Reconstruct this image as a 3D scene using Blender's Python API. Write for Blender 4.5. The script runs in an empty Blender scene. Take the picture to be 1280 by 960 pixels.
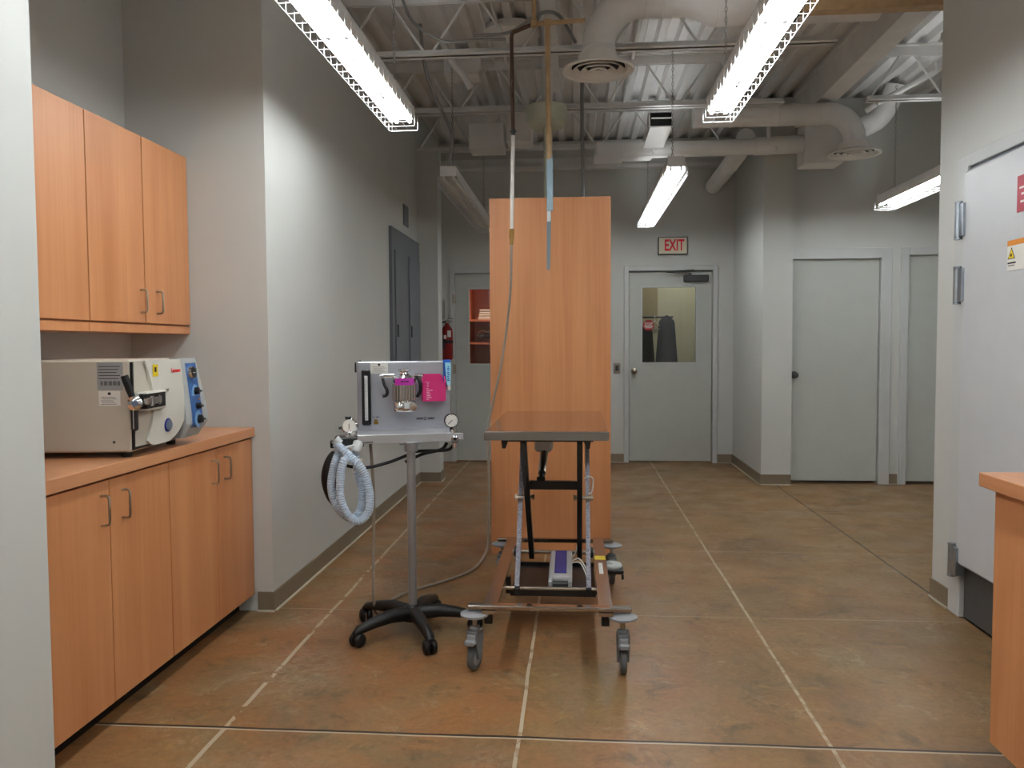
import bpy, bmesh, math, random
from mathutils import Vector, Matrix
random.seed(4)
S = bpy.context.scene
C = S.collection
PI = math.pi
V = Vector

# ------------------------------------------------------------------ materials
def lin(c):
    return tuple((x/255/12.92 if x/255 <= .04045 else ((x/255+.055)/1.055)**2.4) for x in c)

def mat(name, rgb, rough=.5, metal=0., var=.06, scale=8., bump=0., spec=.5, emit=None, es=0., trans=0., alpha=1., stretch=(1, 1, 1), ior=1.45):
    m = bpy.data.materials.new(name); m.use_nodes = True
    nt = m.node_tree; b = nt.nodes['Principled BSDF']
    col = lin(rgb)
    b.inputs['Roughness'].default_value = rough
    b.inputs['Metallic'].default_value = metal
    b.inputs['Specular IOR Level'].default_value = spec
    b.inputs['Transmission Weight'].default_value = trans
    b.inputs['IOR'].default_value = ior
    b.inputs['Alpha'].default_value = alpha
    tc = nt.nodes.new('ShaderNodeTexCoord'); mp = nt.nodes.new('ShaderNodeMapping')
    mp.inputs['Scale'].default_value = stretch
    n = nt.nodes.new('ShaderNodeTexNoise'); n.inputs['Scale'].default_value = scale; n.inputs['Detail'].default_value = 4
    r = nt.nodes.new('ShaderNodeValToRGB')
    r.color_ramp.elements[0].position = .3; r.color_ramp.elements[1].position = .7
    r.color_ramp.elements[0].color = tuple(c*(1-var) for c in col)+(1,)
    r.color_ramp.elements[1].color = tuple(min(1, c*(1+var)) for c in col)+(1,)
    nt.links.new(tc.outputs['Object'], mp.inputs[0]); nt.links.new(mp.outputs[0], n.inputs['Vector'])
    nt.links.new(n.outputs['Fac'], r.inputs[0]); nt.links.new(r.outputs[0], b.inputs['Base Color'])
    if bump:
        bp = nt.nodes.new('ShaderNodeBump'); bp.inputs['Strength'].default_value = bump; bp.inputs['Distance'].default_value = .01
        nt.links.new(n.outputs['Fac'], bp.inputs['Height']); nt.links.new(bp.outputs[0], b.inputs['Normal'])
    if emit:
        b.inputs['Emission Color'].default_value = tuple(emit)+(1,)
        b.inputs['Emission Strength'].default_value = es
    return m

def wood_mat(name, c1, c2, rough=.38, axis='z'):
    m = bpy.data.materials.new(name); m.use_nodes = True
    nt = m.node_tree; b = nt.nodes['Principled BSDF']; b.inputs['Roughness'].default_value = rough
    tc = nt.nodes.new('ShaderNodeNewGeometry')
    def noise(sc, st, det):
        mp = nt.nodes.new('ShaderNodeMapping'); mp.inputs['Scale'].default_value = st
        n = nt.nodes.new('ShaderNodeTexNoise'); n.inputs['Scale'].default_value = sc; n.inputs['Detail'].default_value = det
        nt.links.new(tc.outputs['Position'], mp.inputs[0]); nt.links.new(mp.outputs[0], n.inputs['Vector']); return n
    s = {'z': (1, 1, .07), 'y': (1, .07, 1)}[axis]
    n1 = noise(9, s, 3); s2 = {'z': (1, 1, .02), 'y': (1, .02, 1)}[axis]; n2 = noise(90, s2, 5)
    mx = nt.nodes.new('ShaderNodeMath'); mx.operation = 'MULTIPLY_ADD'; mx.inputs[1].default_value = .35
    nt.links.new(n2.outputs['Fac'], mx.inputs[0])
    m2 = nt.nodes.new('ShaderNodeMath'); m2.operation = 'MULTIPLY'; m2.inputs[1].default_value = .65
    nt.links.new(n1.outputs['Fac'], m2.inputs[0]); nt.links.new(m2.outputs[0], mx.inputs[2])
    r = nt.nodes.new('ShaderNodeValToRGB'); r.color_ramp.elements[0].position = .33; r.color_ramp.elements[1].position = .68
    r.color_ramp.elements[0].color = lin(c1)+(1,); r.color_ramp.elements[1].color = lin(c2)+(1,)
    nt.links.new(mx.outputs[0], r.inputs[0]); nt.links.new(r.outputs[0], b.inputs['Base Color'])
    return m

def floor_mat():
    m = bpy.data.materials.new('stained_concrete'); m.use_nodes = True
    nt = m.node_tree; N = nt.nodes; L = nt.links; b = N['Principled BSDF']
    g = N.new('ShaderNodeNewGeometry')
    sep = N.new('ShaderNodeSeparateXYZ'); L.new(g.outputs['Position'], sep.inputs[0])
    def noise(sc, det, dist=0., rough=.55):
        n = N.new('ShaderNodeTexNoise'); n.inputs['Scale'].default_value = sc; n.inputs['Detail'].default_value = det
        n.inputs['Distortion'].default_value = dist; n.inputs['Roughness'].default_value = rough
        L.new(g.outputs['Position'], n.inputs['Vector']); return n.outputs['Fac']
    def ramp(src, *st):
        r = N.new('ShaderNodeValToRGB')
        while len(r.color_ramp.elements) < len(st): r.color_ramp.elements.new(.5)
        for e, (p, c) in zip(r.color_ramp.elements, st): e.position = p; e.color = (c if len(c) == 4 else lin(c)+(1,))
        L.new(src, r.inputs[0]); return r.outputs[0]
    def mixc(f, a, c, mode='MIX'):
        x = N.new('ShaderNodeMix'); x.data_type = 'RGBA'; x.blend_type = mode
        if isinstance(f, float): x.inputs[0].default_value = f
        else: L.new(f, x.inputs[0])
        for i, q in ((6, a), (7, c)):
            if isinstance(q, tuple): x.inputs[i].default_value = q
            else: L.new(q, x.inputs[i])
        return x.outputs[2]
    def math_(op, a, c=None, d=None):
        x = N.new('ShaderNodeMath'); x.operation = op
        for i, q in enumerate((a, c, d)):
            if q is None: continue
            if isinstance(q, (int, float)): x.inputs[i].default_value = q
            else: L.new(q, x.inputs[i])
        return x.outputs[0]
    x_ = sep.outputs[0]; W = (1, 1, 1, 1); K = (0, 0, 0, 1)
    base = ramp(noise(1.5, 9, .9, .7), (.30, (96, 78, 58)), (.42, (126, 98, 70)), (.52, (142, 110, 76)), (.62, (134, 112, 84)), (.74, (152, 132, 104)))
    big = ramp(noise(.9, 4, .6), (.42, K), (.60, W))
    c = mixc(big, base, lin((112, 93, 72))+(1,))
    c = mixc(.45, c, base)
    red0 = ramp(noise(1.9, 7, 1.0, .65), (.40, K), (.62, (.8, .8, .8, 1)))
    side = N.new('ShaderNodeMapRange'); side.interpolation_type = 'SMOOTHSTEP'; L.new(x_, side.inputs[0])
    side.inputs[1].default_value = -.6; side.inputs[2].default_value = 1.5; side.inputs[3].default_value = .95; side.inputs[4].default_value = .30
    red = math_('MULTIPLY', red0, side.outputs[0])
    c = mixc(red, c, lin((152, 96, 58))+(1,))
    och = ramp(noise(4.2, 8, 1.6, .7), (.56, K), (.68, (.6, .6, .6, 1)))
    c = mixc(och, c, lin((158, 120, 72))+(1,))
    pale = ramp(noise(4.4, 15, .9, .78), (.56, K), (.68, (.42, .42, .42, 1)))
    c = mixc(pale, c, lin((180, 170, 150))+(1,))
    dark = ramp(noise(5, 14, .5, .78), (.36, (.6, .6, .6, 1)), (.47, K))
    c = mixc(dark, c, lin((74, 60, 46))+(1,))
    fine = ramp(noise(38, 8, .4, .75), (.3, (.72, .73, .62, 1)), (.7, (1.08, 1.09, .96, 1)))
    c = mixc(1.0, c, fine, 'MULTIPLY')
    # worn pale patches with a place of their own, and small ochre and dark speckle
    speck = ramp(noise(21, 10, .8, .8), (.60, K), (.68, (.5, .5, .5, 1))); c = mixc(speck, c, lin((176, 138, 88))+(1,))
    speck2 = ramp(noise(17, 10, .5, .8), (.31, (.55, .55, .55, 1)), (.38, K)); c = mixc(speck2, c, lin((66, 50, 36))+(1,))
    wn = ramp(noise(16, 12, 1.2, .8), (.44, K), (.60, W))
    for px_, py_, rx_, ry_, st_ in ((-1.12, 3.02, .26, .32, .62), (-1.28, 3.62, .22, .16, .5), (-.98, 4.25, .22, .30, .5), (-.62, 3.28, .12, .10, .5), (-.28, 2.42, .12, .10, .45), (1.55, 4.35, .25, .22, .3), (-.95, 2.35, .3, .12, .35), (1.2, 6.6, .16, .10, .5)):
        dx = math_('DIVIDE', math_('SUBTRACT', x_, px_), rx_); dy = math_('DIVIDE', math_('SUBTRACT', sep.outputs[1], py_), ry_)
        dd = math_('ADD', math_('MULTIPLY', dx, dx), math_('MULTIPLY', dy, dy))
        k_ = math_('MULTIPLY', math_('MAXIMUM', math_('SUBTRACT', 1.0, dd), 0.0), st_*.62)
        c = mixc(math_('MULTIPLY', k_, wn), c, lin((170, 162, 144))+(1,))
    # saw joints, part of the slab's surface
    x, y = sep.outputs[0], sep.outputs[1]
    wob = math_('MULTIPLY', math_('SUBTRACT', noise(3, 3), .5), .012)
    def line(co, at, w):
        return math_('LESS_THAN', math_('ABSOLUTE', math_('SUBTRACT', math_('ADD', co, wob), at)), w)
    brk = math_('GREATER_THAN', noise(13, 3), .44)
    brk2 = math_('GREATER_THAN', noise(9, 4), .42)
    filler = lin((172, 158, 136))+(1,); filler2 = lin((158, 136, 112))+(1,); black = lin((38, 30, 24))+(1,)
    for at, w in ((-.19, .0065), (.81, .0065)): c = mixc(math_('MULTIPLY', line(x, at, w), math_('ADD', math_('MULTIPLY', brk, .5), .5)), c, filler)
    c = mixc(math_('MULTIPLY', line(x, -1.19, .0085), brk), c, filler)
    for at in (3.785, 5.0, 6.22, 7.43): c = mixc(math_('MULTIPLY', line(y, at, .0048), math_('ADD', math_('MULTIPLY', brk2, .5), .25)), c, filler2)
    c = mixc(line(x, 1.81, .006), c, black)
    c = mixc(line(y, 2.556, .0045), c, filler)
    c = mixc(line(y, 2.567, .0058), c, black)
    L.new(c, b.inputs['Base Color'])
    L.new(ramp(noise(4, 6), (.3, (.30, .30, .30, 1)), (.75, (.52, .52, .52, 1))), b.inputs['Roughness'])
    bp = N.new('ShaderNodeBump'); bp.inputs['Strength'].default_value = .12; bp.inputs['Distance'].default_value = .004
    L.new(noise(30, 6), bp.inputs['Height']); L.new(bp.outputs[0], b.inputs['Normal'])
    b.inputs['Specular IOR Level'].default_value = .4
    return m

M = dict(
    wall=mat('wall_paint', (201, 202, 198), .62, var=.02, scale=2),
    floor=floor_mat(),
    deck=mat('deck_paint', (228, 227, 226), .6, var=.05, scale=3),
    steelpaint=mat('joist_paint', (228, 227, 225), .6, var=.06, scale=6),
    base=mat('vinyl_base', (128, 114, 94), .55, var=.04),
    caulk=mat('caulk', (190, 180, 162), .6, var=.08, scale=30),
    door=mat('door_paint', (186, 189, 184), .45, var=.02),
    frame=mat('frame_paint', (196, 198, 197), .42, var=.02),
    cooler=mat('cooler_skin', (198, 200, 203), .33, var=.02),
    wood=wood_mat('maple_laminate', (184, 119, 74), (205, 144, 98)),
    woodtop=wood_mat('maple_counter', (186, 124, 84), (204, 148, 106), .33, 'y'),
    closetwood=wood_mat('closet_shelf_wood', (206, 116, 76), (220, 132, 90), .5),
    toe=mat('toe_kick', (16, 15, 15), .6),
    black=mat('black_plastic', (22, 22, 23), .42, var=.15),
    blacksteel=mat('black_steel', (26, 25, 25), .35, var=.1),
    rubber=mat('black_rubber', (16, 16, 17), .5),
    dgrey=mat('dark_grey', (70, 71, 72), .45),
    grey=mat('caster_grey', (112, 114, 116), .4, var=.08),
    lgrey=mat('bumper_grey', (140, 142, 146), .35, var=.05),
    wheel=mat('wheel_rubber', (84, 86, 86), .5),
    steel=mat('brushed_steel', (186, 182, 178), .2, 1., var=.06, scale=20, stretch=(1, 20, 20)),
    tablesteel=mat('table_steel', (190, 182, 176), .12, 1., var=.03, scale=20, stretch=(20, 1, 1)),
    hammered=mat('hammered_silver', (150, 150, 160), .4, .6, var=.55, scale=190, bump=.6),
    chrome=mat('chrome', (225, 225, 228), .07, 1., var=.02),
    nickel=mat('satin_nickel', (176, 166, 152), .28, 1., var=.04),
    galv=mat('galvanised_hinge', (168, 176, 184), .3, .9, var=.08, scale=30),
    alu=mat('anodised_panel', (172, 174, 182), .4, .55, var=.02),
    trayalu=mat('tray_aluminium', (196, 198, 202), .36, .6, var=.02),
    pole=mat('pole_grey', (150, 150, 152), .38, .5, var=.03),
    white=mat('white_enamel', (226, 226, 224), .4, var=.02),
    reflector=mat('reflector_enamel', (228, 226, 220), .35, var=.02),
    wire=mat('guard_wire', (226, 226, 226), .35, .2, var=.02),
    tube=mat('lit_tube', (250, 250, 250), .4, emit=(.93, .98, 1.), es=34.),
    tubeoff=mat('unlit_tube', (226, 222, 212), .3, var=.01),
    chain=mat('chain_steel', (150, 148, 144), .4, .7, var=.1),
    duct=mat('duct_paint', (230, 228, 225), .5, var=.05, scale=5),
    diffuser=mat('diffuser_enamel', (235, 232, 226), .45, var=.03),
    shade=mat('shade_black', (20, 20, 20), .8),  # near-black that stands in for shade inside hollow parts
    tan=mat('tan_pipe', (186, 156, 116), .5, var=.12, scale=20),
    brownpipe=mat('brown_pipe', (84, 62, 48), .45, var=.2, scale=20),
    bluesleeve=mat('blue_grey_sleeve', (146, 170, 182), .5, var=.05),
    sleevedark=mat('slate_sleeve', (104, 118, 124), .5, var=.05),
    whitepipe=mat('white_hose', (226, 222, 216), .4, var=.02),
    brass=mat('brass', (150, 118, 66), .3, .9, var=.15, scale=30),
    hosegrey=mat('braided_hose', (150, 138, 126), .5, var=.22, scale=220),
    drum=mat('pale_green_enamel', (196, 200, 180), .5, var=.02),
    conduit=mat('grey_conduit', (140, 140, 138), .4, .4, var=.06),
    panelgrey=mat('electrical_grey', (108, 114, 120), .45, var=.03),
    exitcream=mat('exit_cream', (214, 206, 184), .5, var=.02),
    red=mat('sign_red', (226, 34, 48), .5, var=.03),
    stopred=mat('stop_red', (150, 26, 34), .5, var=.02),
    fred=mat('extinguisher_red', (128, 18, 20), .3, var=.04),
    paper=mat('paper_white', (224, 222, 216), .7, var=.01),
    labelgrey=mat('label_grey', (150, 150, 150), .5, var=.02),
    ink=mat('ink', (30, 30, 34), .6),
    yellow=mat('label_yellow', (226, 196, 30), .5, var=.02),
    orange=mat('label_orange', (206, 130, 44), .5, var=.02),
    signred=mat('faded_red', (176, 78, 90), .5, var=.02),
    ivory=mat('steriliser_ivory', (206, 203, 192), .42, var=.02),
    ivoryside=mat('steriliser_side', (190, 182, 168), .45, var=.02),
    sgrey=mat('steriliser_grey', (168, 171, 170), .42, var=.02),
    blue=mat('panel_blue', (54, 98, 156), .4, var=.04),
    lblue=mat('panel_light_blue', (120, 164, 210), .4, var=.02),
    dblue=mat('box_blue', (38, 44, 138), .4, var=.06),
    green=mat('switch_green', (20, 96, 64), .4),
    navy=mat('navy_cloth', (34, 38, 52), .9, var=.1),
    charcoal=mat('charcoal_cloth', (24, 24, 27), .9, var=.15),
    pink=mat('pink_plastic', (196, 44, 112), .35, var=.03),
    purple=mat('purple_label', (176, 40, 156), .45, var=.02),
    tubeblue=mat('tube_blue', (28, 84, 178), .4, var=.02),
    cyan=mat('tube_cyan', (150, 212, 228), .4, var=.02),
    hoseblue=mat('corrugated_blue', (206, 222, 240), .3, var=.05, scale=40, trans=.15),
    clearwhite=mat('cloudy_plastic', (216, 220, 222), .35, trans=.1),
    glass=mat('window_glass', (236, 242, 240), .03, trans=1., var=0., ior=1.45),
    beige=mat('hall_beige', (186, 182, 160), .6, var=.02),
    beige2=mat('hall_panel', (156, 144, 118), .6, var=.02),
    towel=mat('folded_cloth', (200, 190, 176), .9, var=.06, bump=.4),
    pedal=mat('pedal_white', (206, 212, 210), .4, var=.02),
    boxgrey=mat('box_grey', (186, 188, 190), .4, var=.02),
    badge=mat('badge_blue_grey', (118, 130, 150), .3, .4, var=.02),
)

# ------------------------------------------------------------------ mesh builder
class MB:
    def __init__(s): s.b = bmesh.new()
    def box(s, x0, x1, y0, y1, z0, z1, bev=0., rot=None, seg=1):
        r = bmesh.ops.create_cube(s.b, size=1)
        vs = r['verts']
        for v in vs:
            v.co = V(((x0+x1)/2+v.co.x*(x1-x0), (y0+y1)/2+v.co.y*(y1-y0), (z0+z1)/2+v.co.z*(z1-z0)))
        if bev:
            es = list({e for v in vs for e in v.link_edges})
            rr = bmesh.ops.bevel(s.b, geom=es, offset=bev, segments=seg, affect='EDGES', profile=.5)
            vs = list({v for f in rr['faces'] for v in f.verts} | {v for v in vs if v.is_valid})
        if rot: bmesh.ops.transform(s.b, matrix=rot, verts=vs)
        return s
    def quadprism(s, pts, off):
        """closed polygon pts (3-D) extruded by vector off"""
        n = len(pts); off = V(off)
        a = [s.b.verts.new(V(p)) for p in pts]; c = [s.b.verts.new(V(p)+off) for p in pts]
        s.b.faces.new(a[::-1]); s.b.faces.new(c)
        for i in range(n): s.b.faces.new((a[i], a[(i+1) % n], c[(i+1) % n], c[i]))
        return s
    def tube(s, pts, r, seg=10, closed=False, radii=None, cap=True):
        pts = [V(p) for p in pts]; n = len(pts); rings = []
        prev = None
        for i, p in enumerate(pts):
            if closed: t = pts[(i+1) % n]-pts[i-1]
            else: t = pts[min(i+1, n-1)]-pts[max(i-1, 0)]
            if t.length < 1e-9: t = V((0, 0, 1))
            t.normalize()
            if prev is None:
                a = V((0, 0, 1)) if abs(t.z) < .9 else V((1, 0, 0))
                u = t.cross(a).normalized()
            else:
                u = (prev - t*prev.dot(t))
                u = u.normalized() if u.length > 1e-6 else t.orthogonal().normalized()
            prev = u; w = t.cross(u)
            rr = radii[i] if radii else r
            rings.append([s.b.verts.new(p+(u*math.cos(2*PI*k/seg)+w*math.sin(2*PI*k/seg))*rr) for k in range(seg)])
        m = n if closed else n-1
        for i in range(m):
            A, B = rings[i], rings[(i+1) % n]
            sh = 0
            if closed and i == n-1:
                sh = min(range(seg), key=lambda q: (A[0].co-B[q].co).length)
            for k in range(seg):
                try: s.b.faces.new((A[k], A[(k+1) % seg], B[(k+1+sh) % seg], B[(k+sh) % seg]))
                except ValueError: pass
        if not closed and cap:
            s.b.faces.new(rings[0][::-1]); s.b.faces.new(rings[-1])
        return s
    def cyl(s, p0, p1, r, seg=16, r1=None):
        return s.tube([p0, p1], r, seg, radii=[r, r if r1 is None else r1])
    def bar(s, p0, p1, w, h, up=(0, 0, 1)):
        p0, p1 = V(p0), V(p1); t = (p1-p0).normalized(); u = V(up)
        sx = t.cross(u).normalized(); uz = sx.cross(t).normalized()
        q = [p0+sx*a*w/2+uz*b*h/2 for a, b in ((-1, -1), (1, -1), (1, 1), (-1, 1))]
        return s.quadprism(q, p1-p0)
    def lathe(s, prof, c=(0, 0, 0), axis=(0, 0, 1), seg=24):
        """prof: list of (radius, height) along axis from c"""
        c = V(c); ax = V(axis).normalized(); u = ax.orthogonal().normalized(); w = ax.cross(u); rings = []
        for r, h in prof:
            if r < 1e-6: rings.append([s.b.verts.new(c+ax*h)])
            else: rings.append([s.b.verts.new(c+ax*h+(u*math.cos(2*PI*k/seg)+w*math.sin(2*PI*k/seg))*r) for k in range(seg)])
        for A, B in zip(rings, rings[1:]):
            for k in range(seg):
                k2 = (k+1) % seg
                if len(A) == 1 and len(B) == 1: continue
                if len(A) == 1: s.b.faces.new((A[0], B[k2], B[k]))
                elif len(B) == 1: s.b.faces.new((A[k], A[k2], B[0]))
                else: s.b.faces.new((A[k], A[k2], B[k2], B[k]))
        return s
    def ball(s, c, r, seg=14, sc=(1, 1, 1)):
        rr = bmesh.ops.create_uvsphere(s.b, u_segments=seg, v_segments=max(6, seg//2+2), radius=r)
        for v in rr['verts']: v.co = V((v.co.x*sc[0], v.co.y*sc[1], v.co.z*sc[2]))+V(c)
        return s
    def grid(s, f, nu, nv):
        g = [[s.b.verts.new(V(f(i/nu, j/nv))) for j in range(nv+1)] for i in range(nu+1)]
        for i in range(nu):
            for j in range(nv): s.b.faces.new((g[i][j], g[i+1][j], g[i+1][j+1], g[i][j+1]))
        return s
    def build(s, name, material, parent=None, smooth=True, world=False):
        bmesh.ops.remove_doubles(s.b, verts=s.b.verts, dist=1e-6)
        bmesh.ops.recalc_face_normals(s.b, faces=s.b.faces)
        if parent is not None:
            if world: s.b.transform(WM[parent.name].inverted())
            org = None
        else:
            xs = [v.co.x for v in s.b.verts]; ys = [v.co.y for v in s.b.verts]; zs = [v.co.z for v in s.b.verts]
            org = V(((min(xs)+max(xs))/2, (min(ys)+max(ys))/2, min(zs)))
            s.b.transform(Matrix.Translation(-org))
        me = bpy.data.meshes.new(name); s.b.to_mesh(me); s.b.free()
        if smooth:
            for p in me.polygons: p.use_smooth = True
            try: me.set_sharp_from_angle(angle=math.radians(35))
            except Exception: pass
        me.materials.append(M[material] if isinstance(material, str) else material)
        o = bpy.data.objects.new(name, me); C.objects.link(o)
        if parent is not None:
            o.parent = parent; WM[o.name] = WM[parent.name].copy()
        else:
            o.location = org; WM[o.name] = Matrix.Translation(org)
        return o
WM = {}

def thing(name, label, cat, loc=(0, 0, 0), rz=0., group=None, kind=None):
    o = bpy.data.objects.new(name, None); C.objects.link(o); o.empty_display_size = .1
    o.location = loc; o.rotation_euler = (0, 0, rz)
    WM[o.name] = Matrix.Translation(V(loc)) @ Matrix.Rotation(rz, 4, 'Z')
    if kind: o['kind'] = kind
    o['label'] = label; o['category'] = cat
    if group: o['group'] = group
    return o
def tag(o, label, cat, group=None, kind=None):
    o['label'] = label; o['category'] = cat
    if group: o['group'] = group
    if kind: o['kind'] = kind
    return o
def struct(o, label, cat='wall'):
    o['kind'] = 'structure'; o['label'] = label; o['category'] = cat; return o
def copy_tree(o, parent=None):
    c = o.copy(); C.objects.link(c)
    if parent is not None: c.parent = parent
    for ch in [x for x in o.children]: copy_tree(ch, c)
    return c
def text(s, size, pos, right, up, material, name, parent, depth=.0006, bold=0., align='CENTER', xs=1.):
    cu = bpy.data.curves.new(name, 'FONT'); cu.body = s; cu.size = size; cu.extrude = depth; cu.align_x = align; cu.align_y = 'CENTER'
    cu.offset = bold
    t = bpy.data.objects.new(name+'_tmp', cu); C.objects.link(t)
    dg = bpy.context.evaluated_depsgraph_get(); me = bpy.data.meshes.new_from_object(t.evaluated_get(dg))
    bpy.data.objects.remove(t)
    r = V(right).normalized(); u = V(up).normalized(); n = r.cross(u)
    mt = Matrix(((r.x, u.x, n.x, pos[0]), (r.y, u.y, n.y, pos[1]), (r.z, u.z, n.z, pos[2]), (0, 0, 0, 1))) @ Matrix.Scale(xs, 4, (1, 0, 0))
    b = bmesh.new(); b.from_mesh(me); b.transform(mt); mb = MB(); mb.b.free(); mb.b = b
    return mb.build(name, material, parent, smooth=False, world=True)
def spline(pts, n=8):
    P = [V(p) for p in pts]; out = []
    Q = [P[0]*2-P[1]]+P+[P[-1]*2-P[-2]]
    for i in range(1, len(Q)-2):
        for k in range(n):
            t = k/n; a, b, c, d = Q[i-1], Q[i], Q[i+1], Q[i+2]
            out.append(.5*((2*b)+(c-a)*t+(2*a-5*b+4*c-d)*t*t+(3*b-a-3*c+d)*t**3))
    out.append(P[-1]); return out

CEIL = 3.48
# ------------------------------------------------------------------ setting: floor, walls, ceiling
struct(MB().box(-2.3, 4.7, -2.6, 10.4, -.08, 0).build('floor', 'floor', smooth=False), 'brown acid-stained concrete floor with pale saw joints', 'floor')
# corrugated deck: flutes run away from the camera
mb = MB(); p = .152; prof = []
x = -2.3
while x < 4.7:
    prof += [(x, CEIL), (x+.052, CEIL), (x+.070, CEIL+.045), (x+.134, CEIL+.045)]; x += p
prof.append((x, CEIL))
top = [(a, CEIL+.07) for a, b in (prof[-1], prof[0])]
mb.quadprism([(a, -2.6, b) for a, b in prof]+[(a, -2.6, b) for a, b in top], (0, 13.0, 0))
struct(mb.build('ceiling', 'deck', smooth=False), 'grey painted corrugated steel roof deck', 'ceiling')

def wall(name, label, boxes):
    m = MB()
    for b in boxes: m.box(*b)
    return struct(m.build(name, 'wall', smooth=False), label)
wall('wall_left', 'long grey left wall behind the equipment stand', [(-2.28, -1.474, 3.74, 8.76, 0, CEIL)])
wall('wall_left_near', 'pale grey wall at the left edge of the photo', [(-2.28, -1.474, -2.5, 2.1, 0, CEIL)])
wall('wall_alcove', 'grey back wall of the cabinet alcove', [(-2.28, -2.16, 2.1, 3.74, 0, CEIL)])
wall('wall_pier', 'narrow grey pier beyond the electrical panel', [(-1.474, -1.282, 7.41, 7.62, 0, 3.09)])
wall('wall_back', 'grey end wall with the exit door', [
    (-1.474, -1.385, 8.76, 8.88, 0, CEIL), (-.40, .516, 8.76, 8.88, 0, CEIL), (1.51, 1.68, 8.76, 8.88, 0, CEIL),
    (-1.385, -.40, 8.76, 8.88, 2.13, CEIL), (.516, 1.51, 8.76, 8.88, 2.13, CEIL)])
wall('wall_return', 'grey side wall between exit door and column', [(1.68, 1.945, 7.42, 8.88, 0, CEIL)])
wall('wall_back_right', 'grey wall with two plain doors', [
    (1.945, 1.96, 7.5, 7.62, 0, CEIL), (2.80, 2.945, 7.5, 7.62, 0, CEIL), (3.80, 4.7, 7.5, 7.62, 0, CEIL),
    (1.96, 2.80, 7.5, 7.62, 2.11, CEIL), (2.945, 3.80, 7.5, 7.62, 2.11, CEIL)])
wall('wall_right', 'pale grey wall holding the large hinged door', [
    (1.80, 1.95, 3.86, 4.17, 0, CEIL), (1.80, 1.95, 2.60, 3.86, 2.09, CEIL), (1.80, 1.95, -2.5, 2.60, 0, CEIL), (1.93, 1.95, 2.60, 3.86, 0, 2.09)])
wall('wall_right_recess', 'hidden near side of the right recess', [(1.95, 4.7, 4.05, 4.17, 0, CEIL)])
wall('wall_right_far', 'far right wall of the recess', [(4.58, 4.7, 4.17, 7.5, 0, CEIL)])
wall('wall_near', 'wall behind the camera', [(-2.28, 4.7, -2.6, -2.5, 0, CEIL)])
# ledge where the end wall meets the roof
struct(MB().box(-1.474, 1.68, 8.66, 8.76, 3.165, 3.20).box(-1.474, 1.68, 8.74, 8.76, 3.20, 3.30).build('trim_1', 'steelpaint', smooth=False), 'pale steel ledge along the top of the end wall', 'trim')

def baseboard(name, label, a, b, n):
    a, b, n = V(a), V(b), V(n); m = MB(); t = .008
    m.quadprism([a, b, b+n*t, a+n*t], (0, 0, .095))
    o = struct(m.build(name, 'base', smooth=False), label, 'baseboard')
    MB().quadprism([a+n*t, b+n*t, b+n*.019, a+n*.019], (0, 0, .007)).build('caulk_line', 'caulk', o, smooth=False, world=True)
baseboard('baseboard_left', 'taupe vinyl baseboard along the long left wall', (-1.474, 3.74, 0), (-1.474, 7.41, 0), (1, 0, 0))
baseboard('baseboard_alcove', 'short taupe baseboard beside the lower cabinets', (-1.55, 3.74, 0), (-1.466, 3.74, 0), (0, -1, 0))
baseboard('baseboard_left_near', 'baseboard on the near left wall', (-1.474, -2.5, 0), (-1.474, 2.1, 0), (1, 0, 0))
baseboard('baseboard_pier', 'taupe baseboard on the narrow pier', (-1.474, 7.41, 0), (-1.274, 7.41, 0), (0, -1, 0))
baseboard('baseboard_pier_side', 'taupe baseboard on the side of the pier', (-1.282, 7.41, 0), (-1.282, 7.62, 0), (1, 0, 0))
baseboard('baseboard_back', 'taupe baseboard left of the exit door', (-.40, 8.76, 0), (.516, 8.76, 0), (0, -1, 0))
baseboard('baseboard_back_right', 'taupe baseboard right of the exit door', (1.51, 8.76, 0), (1.68, 8.76, 0), (0, -1, 0))
baseboard('baseboard_return', 'taupe baseboard on the side wall by the exit', (1.68, 7.42, 0), (1.68, 8.76, 0), (-1, 0, 0))
baseboard('baseboard_column', 'taupe baseboard on the column face', (1.672, 7.42, 0), (1.945, 7.42, 0), (0, -1, 0))
baseboard('baseboard_doors', 'short taupe baseboard between the two plain doors', (2.83, 7.5, 0), (2.91, 7.5, 0), (0, -1, 0))
baseboard('baseboard_right', 'taupe baseboard at the end of the right wall', (1.80, 3.97, 0), (1.80, 4.17, 0), (-1, 0, 0))
baseboard('baseboard_right_end', 'baseboard on the end of the right wall', (1.792, 4.17, 0), (1.95, 4.17, 0), (0, 1, 0))

# ------------------------------------------------------------------ doors
def knob(parent, c, n=(0, -1, 0), material='nickel', name='door_knob'):
    MB().lathe([(0, 0), (.034, 0), (.034, .006), (.014, .010), (.012, .030), (.024, .038), (.030, .050), (.028, .062), (.016, .070), (0, .072)], c, n, 20).build(name, material, parent, world=True)

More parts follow.
